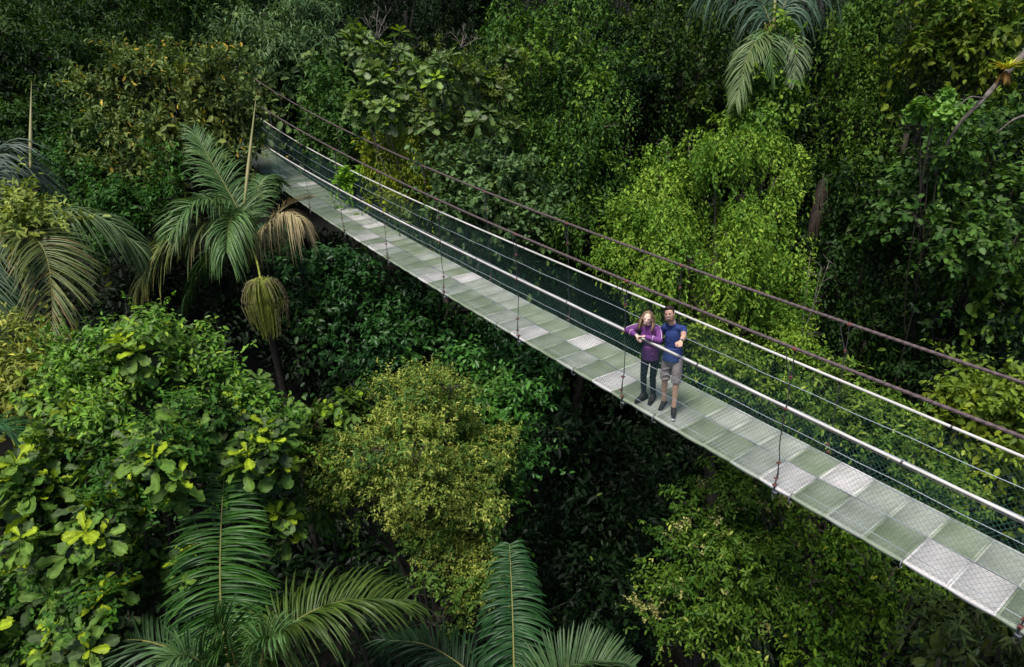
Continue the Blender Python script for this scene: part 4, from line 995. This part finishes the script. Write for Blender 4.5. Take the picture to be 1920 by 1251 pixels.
frond(p3, 35, [(470, 1310, 8.0), (490, 1240, 7.7), (500, 1200, 7.6), (530, 1190, 7.5)], .6, droop=.6, col=((.05, .12, .03), (.09, .17, .05)), width=.04, n=40, vee=.6)
frond(p3, 36, [(430, 1310, 7.9), (400, 1260, 7.6), (350, 1230, 7.4), (320, 1240, 7.3)], .6, droop=.6, col=((.05, .11, .03), (.09, .16, .05)), width=.04, n=40, vee=.6)
p4 = palm('foreground palm whose upright frond stands at the foot of the olive-yellow tree', (975, 1330), 9.2, .12)
frond(p4, 41, [(965, 1320, 9.1), (963, 1220, 9.2), (960, 1120, 9.4), (955, 1020, 9.8)], .52, droop=.55, col=((.012, .05, .012), (.032, .09, .024)), width=.05, n=60, vee=.3, sweep=-.3)
frond(p4, 42, [(985, 1330, 9.0), (1040, 1262, 9.0), (1110, 1245, 9.1), (1180, 1262, 9.3)], .55, droop=.2, col=((.04, .085, .03), (.075, .13, .045)), width=.045, n=50, vee=1.1, sweep=.3)
frond(p4, 43, [(955, 1340, 9.4), (880, 1260, 9.8), (800, 1210, 10.2), (720, 1200, 10.6)], .7, droop=.5, col=((.01, .03, .012), (.02, .05, .02)), width=.045, n=44)  # low frond, its shade put into darker leaflet colours
p5 = palm('palm in the top centre right with split pale fronds hung with creepers', (1452, 62), 21.0, .13)
frond(p5, 51, [(1450, 60, 21), (1425, 0, 21.2), (1380, -40, 21.5), (1330, -20, 21.6)], 1.5, droop=.9, col=((.05, .10, .055), (.09, .15, .09)), width=.10, n=44, vee=.3)
frond(p5, 52, [(1455, 60, 21), (1475, 0, 21.2), (1510, -40, 21.4), (1550, -25, 21.4)], 1.4, droop=.9, col=((.05, .10, .055), (.09, .15, .09)), width=.10, n=40, vee=.3)
frond(p5, 53, [(1448, 62, 20.8), (1425, 70, 20.3), (1400, 110, 20.0), (1380, 190, 20.0)], .68, droop=.55, col=((.08, .14, .04), (.16, .21, .07)), width=.07, n=46, vee=.25)
frond(p5, 54, [(1455, 62, 20.8), (1475, 60, 20.3), (1490, 90, 20.0), (1490, 150, 20.0)], .60, droop=.55, col=((.08, .13, .05), (.14, .18, .08)), width=.07, n=42, vee=.25)
frond(p5, 55, [(1448, 60, 20.8), (1440, 60, 20.3), (1445, 90, 20.0), (1450, 140, 20.1)], .7, droop=.6, col=GP, width=.06, n=30)
a = Acc(); addtube(a, bez([at(1450, 62, 21), at(1452, 20, 20.9), at(1455, -30, 21)], 8), .05, 8); obj('spear_leaf', a.mesh('spear_leaf', True, False), M_SPEAR, p5)
tree('climbing_vine', 'creeper column climbing the trunk below the top palm',
     [(1475, 75, 20, -.6), (1470, 45, 12, -.6), (1440, 150, 30), (1410, 180, 32), (1460, 190, 32), (1430, 220, 34), (1390, 215, 26), (1470, 235, 28), (1420, 255, 30), (1480, 160, 20), (1375, 250, 24)],
     20.7, cat='vine', style='vine', leaf=.17, cover=1.1, cols=((.05, .11, .02), (.13, .21, .04)), kind='oval', aspect=.5, r0=.06)
p6 = palm('dark low palm leaf poking in at the left edge below the lemon shoots', (-70, 850), 9.8, .1)
frond(p6, 61, [(-70, 850, 9.8), (-30, 805, 9.9), (10, 800, 10), (60, 840, 10.1)], .5, droop=.5, col=((.03, .10, .03), (.05, .14, .05)), width=.04, n=34)

# dead fronds and branches
dl = empty('dead_frond', tuple(at(1535, 330, 19.5)), 'dead dark brown palm frond caught upright beside the bright creeper tree', 'dead frond')
a, st = frond_mesh(77, [at(1545, 325, 19.5), at(1538, 360, 19.4), at(1530, 400, 19.3), at(1522, 425, 19.3)], .34, n=16, droop=1.4, width=.03, sweep=.9)
obj('leaflets', a.mesh('leaflets', False, False), mat('red_brown_dry', (.028, .014, .009), .8, noise=.4), dl)
obj('stalk', st.mesh('stalk', True, False), M_BARK, dl)
bt = empty('leaning_branch', tuple(at(1985, 40, 17.2)), 'lichen-white leaning branch at the right edge carrying the bromeliad', 'branch')
a = Acc(); P = bez([at(1990, 20, 17.4), at(1925, 95, 17.0), at(1880, 145, 16.8), at(1840, 190, 16.6), at(1790, 245, 16.9), at(1750, 330, 17.8)], 40)
addtube(a, P, np.linspace(.10, .03, 40) * (1 + .12 * np.sin(np.arange(40) * 1.9)), 8)
addtube(a, bez([at(1845, 185, 16.6), at(1820, 182, 16.3), at(1800, 196, 16.0)], 8), np.linspace(.03, .008, 8), 5)
addtube(a, bez([at(1930, 215, 17), at(1900, 225, 16.9), at(1868, 250, 16.8)], 8), np.linspace(.05, .01, 8), 5)
obj('wood', a.mesh('wood', True, False), M_PALEBARK, bt)
bm_ = empty('bromeliad', tuple(at(1885, 128, 16.4)), 'yellow and orange bromeliad perched on the pale leaning branch', 'bromeliad')
a = Acc(); r = np.random.default_rng(4); B = at(1886, 132, 16.5)
for k in range(34):
    az = k * 2.4; el = r.uniform(.2, 1.3); d = nrm(np.array([math.cos(az), math.sin(az), el])); L = r.uniform(.3, .48)
    put_leaves(a, (B + d * .03)[None], d[None], (UP - d * .3)[None], L, L * .16, np.array([(.38, .40, .04) if k % 3 else (.45, .22, .05)]), 'lance')
for k in range(30):
    az = k * 2.4; d = nrm(np.array([math.cos(az), math.sin(az), -1.2])); L = r.uniform(.25, .5)
    put_leaves(a, B[None], d[None], np.array([[0, 0, 1.]]), L, L * .14, np.array([(.25, .12, .05)]), 'lance')
obj('leaves', a.mesh('leaves'), M_LEAF, bm_)


def twigs(label, base, tips, dep, r0=.02, m=M_PALEBARK):
    B = at(*base, dep); o = empty('bare_twig', tuple(B), label, 'twig'); a = Acc(); r = np.random.default_rng(len(label))
    for t in tips:
        E_ = at(t[0], t[1], dep + r.normal(0, .15)); P = bez([B, lerp(B, E_, .5) + r.normal(0, .08, 3), E_], 9); addtube(a, P, np.linspace(r0, .006, 9), 5)
        for _ in range(7):
            s = P[int(r.integers(3, 9))]; d = nrm(r.normal(0, 1, 3) + np.array([0, 0, 1.2])); addtube(a, [s, s + d * r.uniform(.12, .3)], [.008, .004], 4)
    obj('wood', a.mesh('wood', True, False), m, o)


twigs('bare forked twig standing above the left of the large-leaf crown', (708, 75), [(710, 12), (694, 30), (725, 28), (690, 45), (730, 50)], 19.3)
twigs('bare twig rising above the right of the large-leaf crown', (865, 90), [(868, 55), (845, 60), (876, 80), (902, 72)], 19.4)
twigs('thin curling stem beside the bright creeper tree over the black gap', (1500, 640), [(1555, 490), (1540, 500), (1520, 470)], 15.6, .012)
twigs('pale dead twig in the olive-yellow tree', (690, 850), [(665, 862), (690, 880), (668, 880), (720, 845)], 10.6, .010)

# ------------------------------------------------------------------ background wood and undergrowth, forest shade put into their leaf colours
bgkinds = []
for s_, (co, lf) in enumerate([(((.004, .012, .004), (.011, .028, .008)), .20), (((.006, .014, .004), (.016, .030, .007)), .22), (((.004, .011, .005), (.010, .025, .009)), .18)]):  # forest shadow put into these near-black leaf greens
    r = np.random.default_rng(200 + s_); lobes = []
    for k in range(17):
        z = r.uniform(-5, 4); rr = 2.6 * math.sqrt(max(.15, 1 - (z / 6.5) ** 2)); az = k * 2.4
        lobes.append((np.array([math.cos(az) * rr, math.sin(az) * rr, z]), r.uniform(1.1, 1.9)))
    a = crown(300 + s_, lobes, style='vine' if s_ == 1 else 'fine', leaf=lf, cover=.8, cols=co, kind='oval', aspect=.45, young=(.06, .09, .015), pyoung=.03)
    t = limb_mesh(310 + s_, np.array([0, 0, -16.]), np.array([0, 0, 0.]), lobes, .28)
    me = a.mesh('crown'); me.materials.append(M_LEAF); mt_ = t.mesh('trunk', True, False); mt_.materials.append(M_BARK); bgkinds.append((me, mt_))
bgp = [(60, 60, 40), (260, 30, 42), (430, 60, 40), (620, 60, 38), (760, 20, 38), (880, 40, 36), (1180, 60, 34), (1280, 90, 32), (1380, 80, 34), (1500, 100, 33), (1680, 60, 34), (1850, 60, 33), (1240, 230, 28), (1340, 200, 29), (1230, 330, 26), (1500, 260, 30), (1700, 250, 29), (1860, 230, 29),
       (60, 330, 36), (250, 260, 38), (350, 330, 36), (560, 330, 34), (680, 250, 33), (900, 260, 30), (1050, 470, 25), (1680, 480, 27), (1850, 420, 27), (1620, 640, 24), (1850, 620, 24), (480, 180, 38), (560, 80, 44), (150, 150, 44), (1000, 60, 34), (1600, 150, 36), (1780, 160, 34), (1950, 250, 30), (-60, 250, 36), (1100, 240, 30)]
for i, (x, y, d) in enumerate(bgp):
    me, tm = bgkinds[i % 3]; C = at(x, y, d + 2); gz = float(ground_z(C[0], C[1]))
    o = empty('background_tree', (C[0], C[1], C[2]), 'tree at the back of the forest with its shadow put into near-black leaf colour', 'tree', 'shadow-coloured trees at the back'); o.rotation_euler = (0, 0, rng.uniform(0, 6.28)); s = rng.uniform(.85, 1.1); o.scale = (s, s, s)
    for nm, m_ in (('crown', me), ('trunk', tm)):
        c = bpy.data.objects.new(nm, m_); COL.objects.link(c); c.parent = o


def undergrowth():
    """plants on valley floor and lower slopes, one mass, deep shade put into leaf colour"""
    r = np.random.default_rng(55); a = Acc(); n = 0
    for _ in range(2300):
        x = r.uniform(-46, 46); y = r.uniform(5, 62)
        if abs(x) > 13 + y * .9: continue
        g = float(ground_z(x, y)); nn = (np.array([x, y, 0]) - np.array([4.03, 7.82, 0])) @ BD / SP
        h = r.uniform(.3, 5.5) if y > 14 else r.uniform(.2, 3)
        if g + h > CZ - 8 and y < 30 and x > -20: h = max(.3, CZ - 8 - g)
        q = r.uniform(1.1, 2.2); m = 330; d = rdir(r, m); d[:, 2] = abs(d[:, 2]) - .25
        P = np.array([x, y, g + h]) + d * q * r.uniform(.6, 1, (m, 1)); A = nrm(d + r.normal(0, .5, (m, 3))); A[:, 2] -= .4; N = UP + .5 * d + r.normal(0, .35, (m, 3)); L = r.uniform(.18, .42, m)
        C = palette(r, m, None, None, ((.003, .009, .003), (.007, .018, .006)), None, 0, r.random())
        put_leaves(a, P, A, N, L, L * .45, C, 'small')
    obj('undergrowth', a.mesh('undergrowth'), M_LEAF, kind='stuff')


undergrowth()
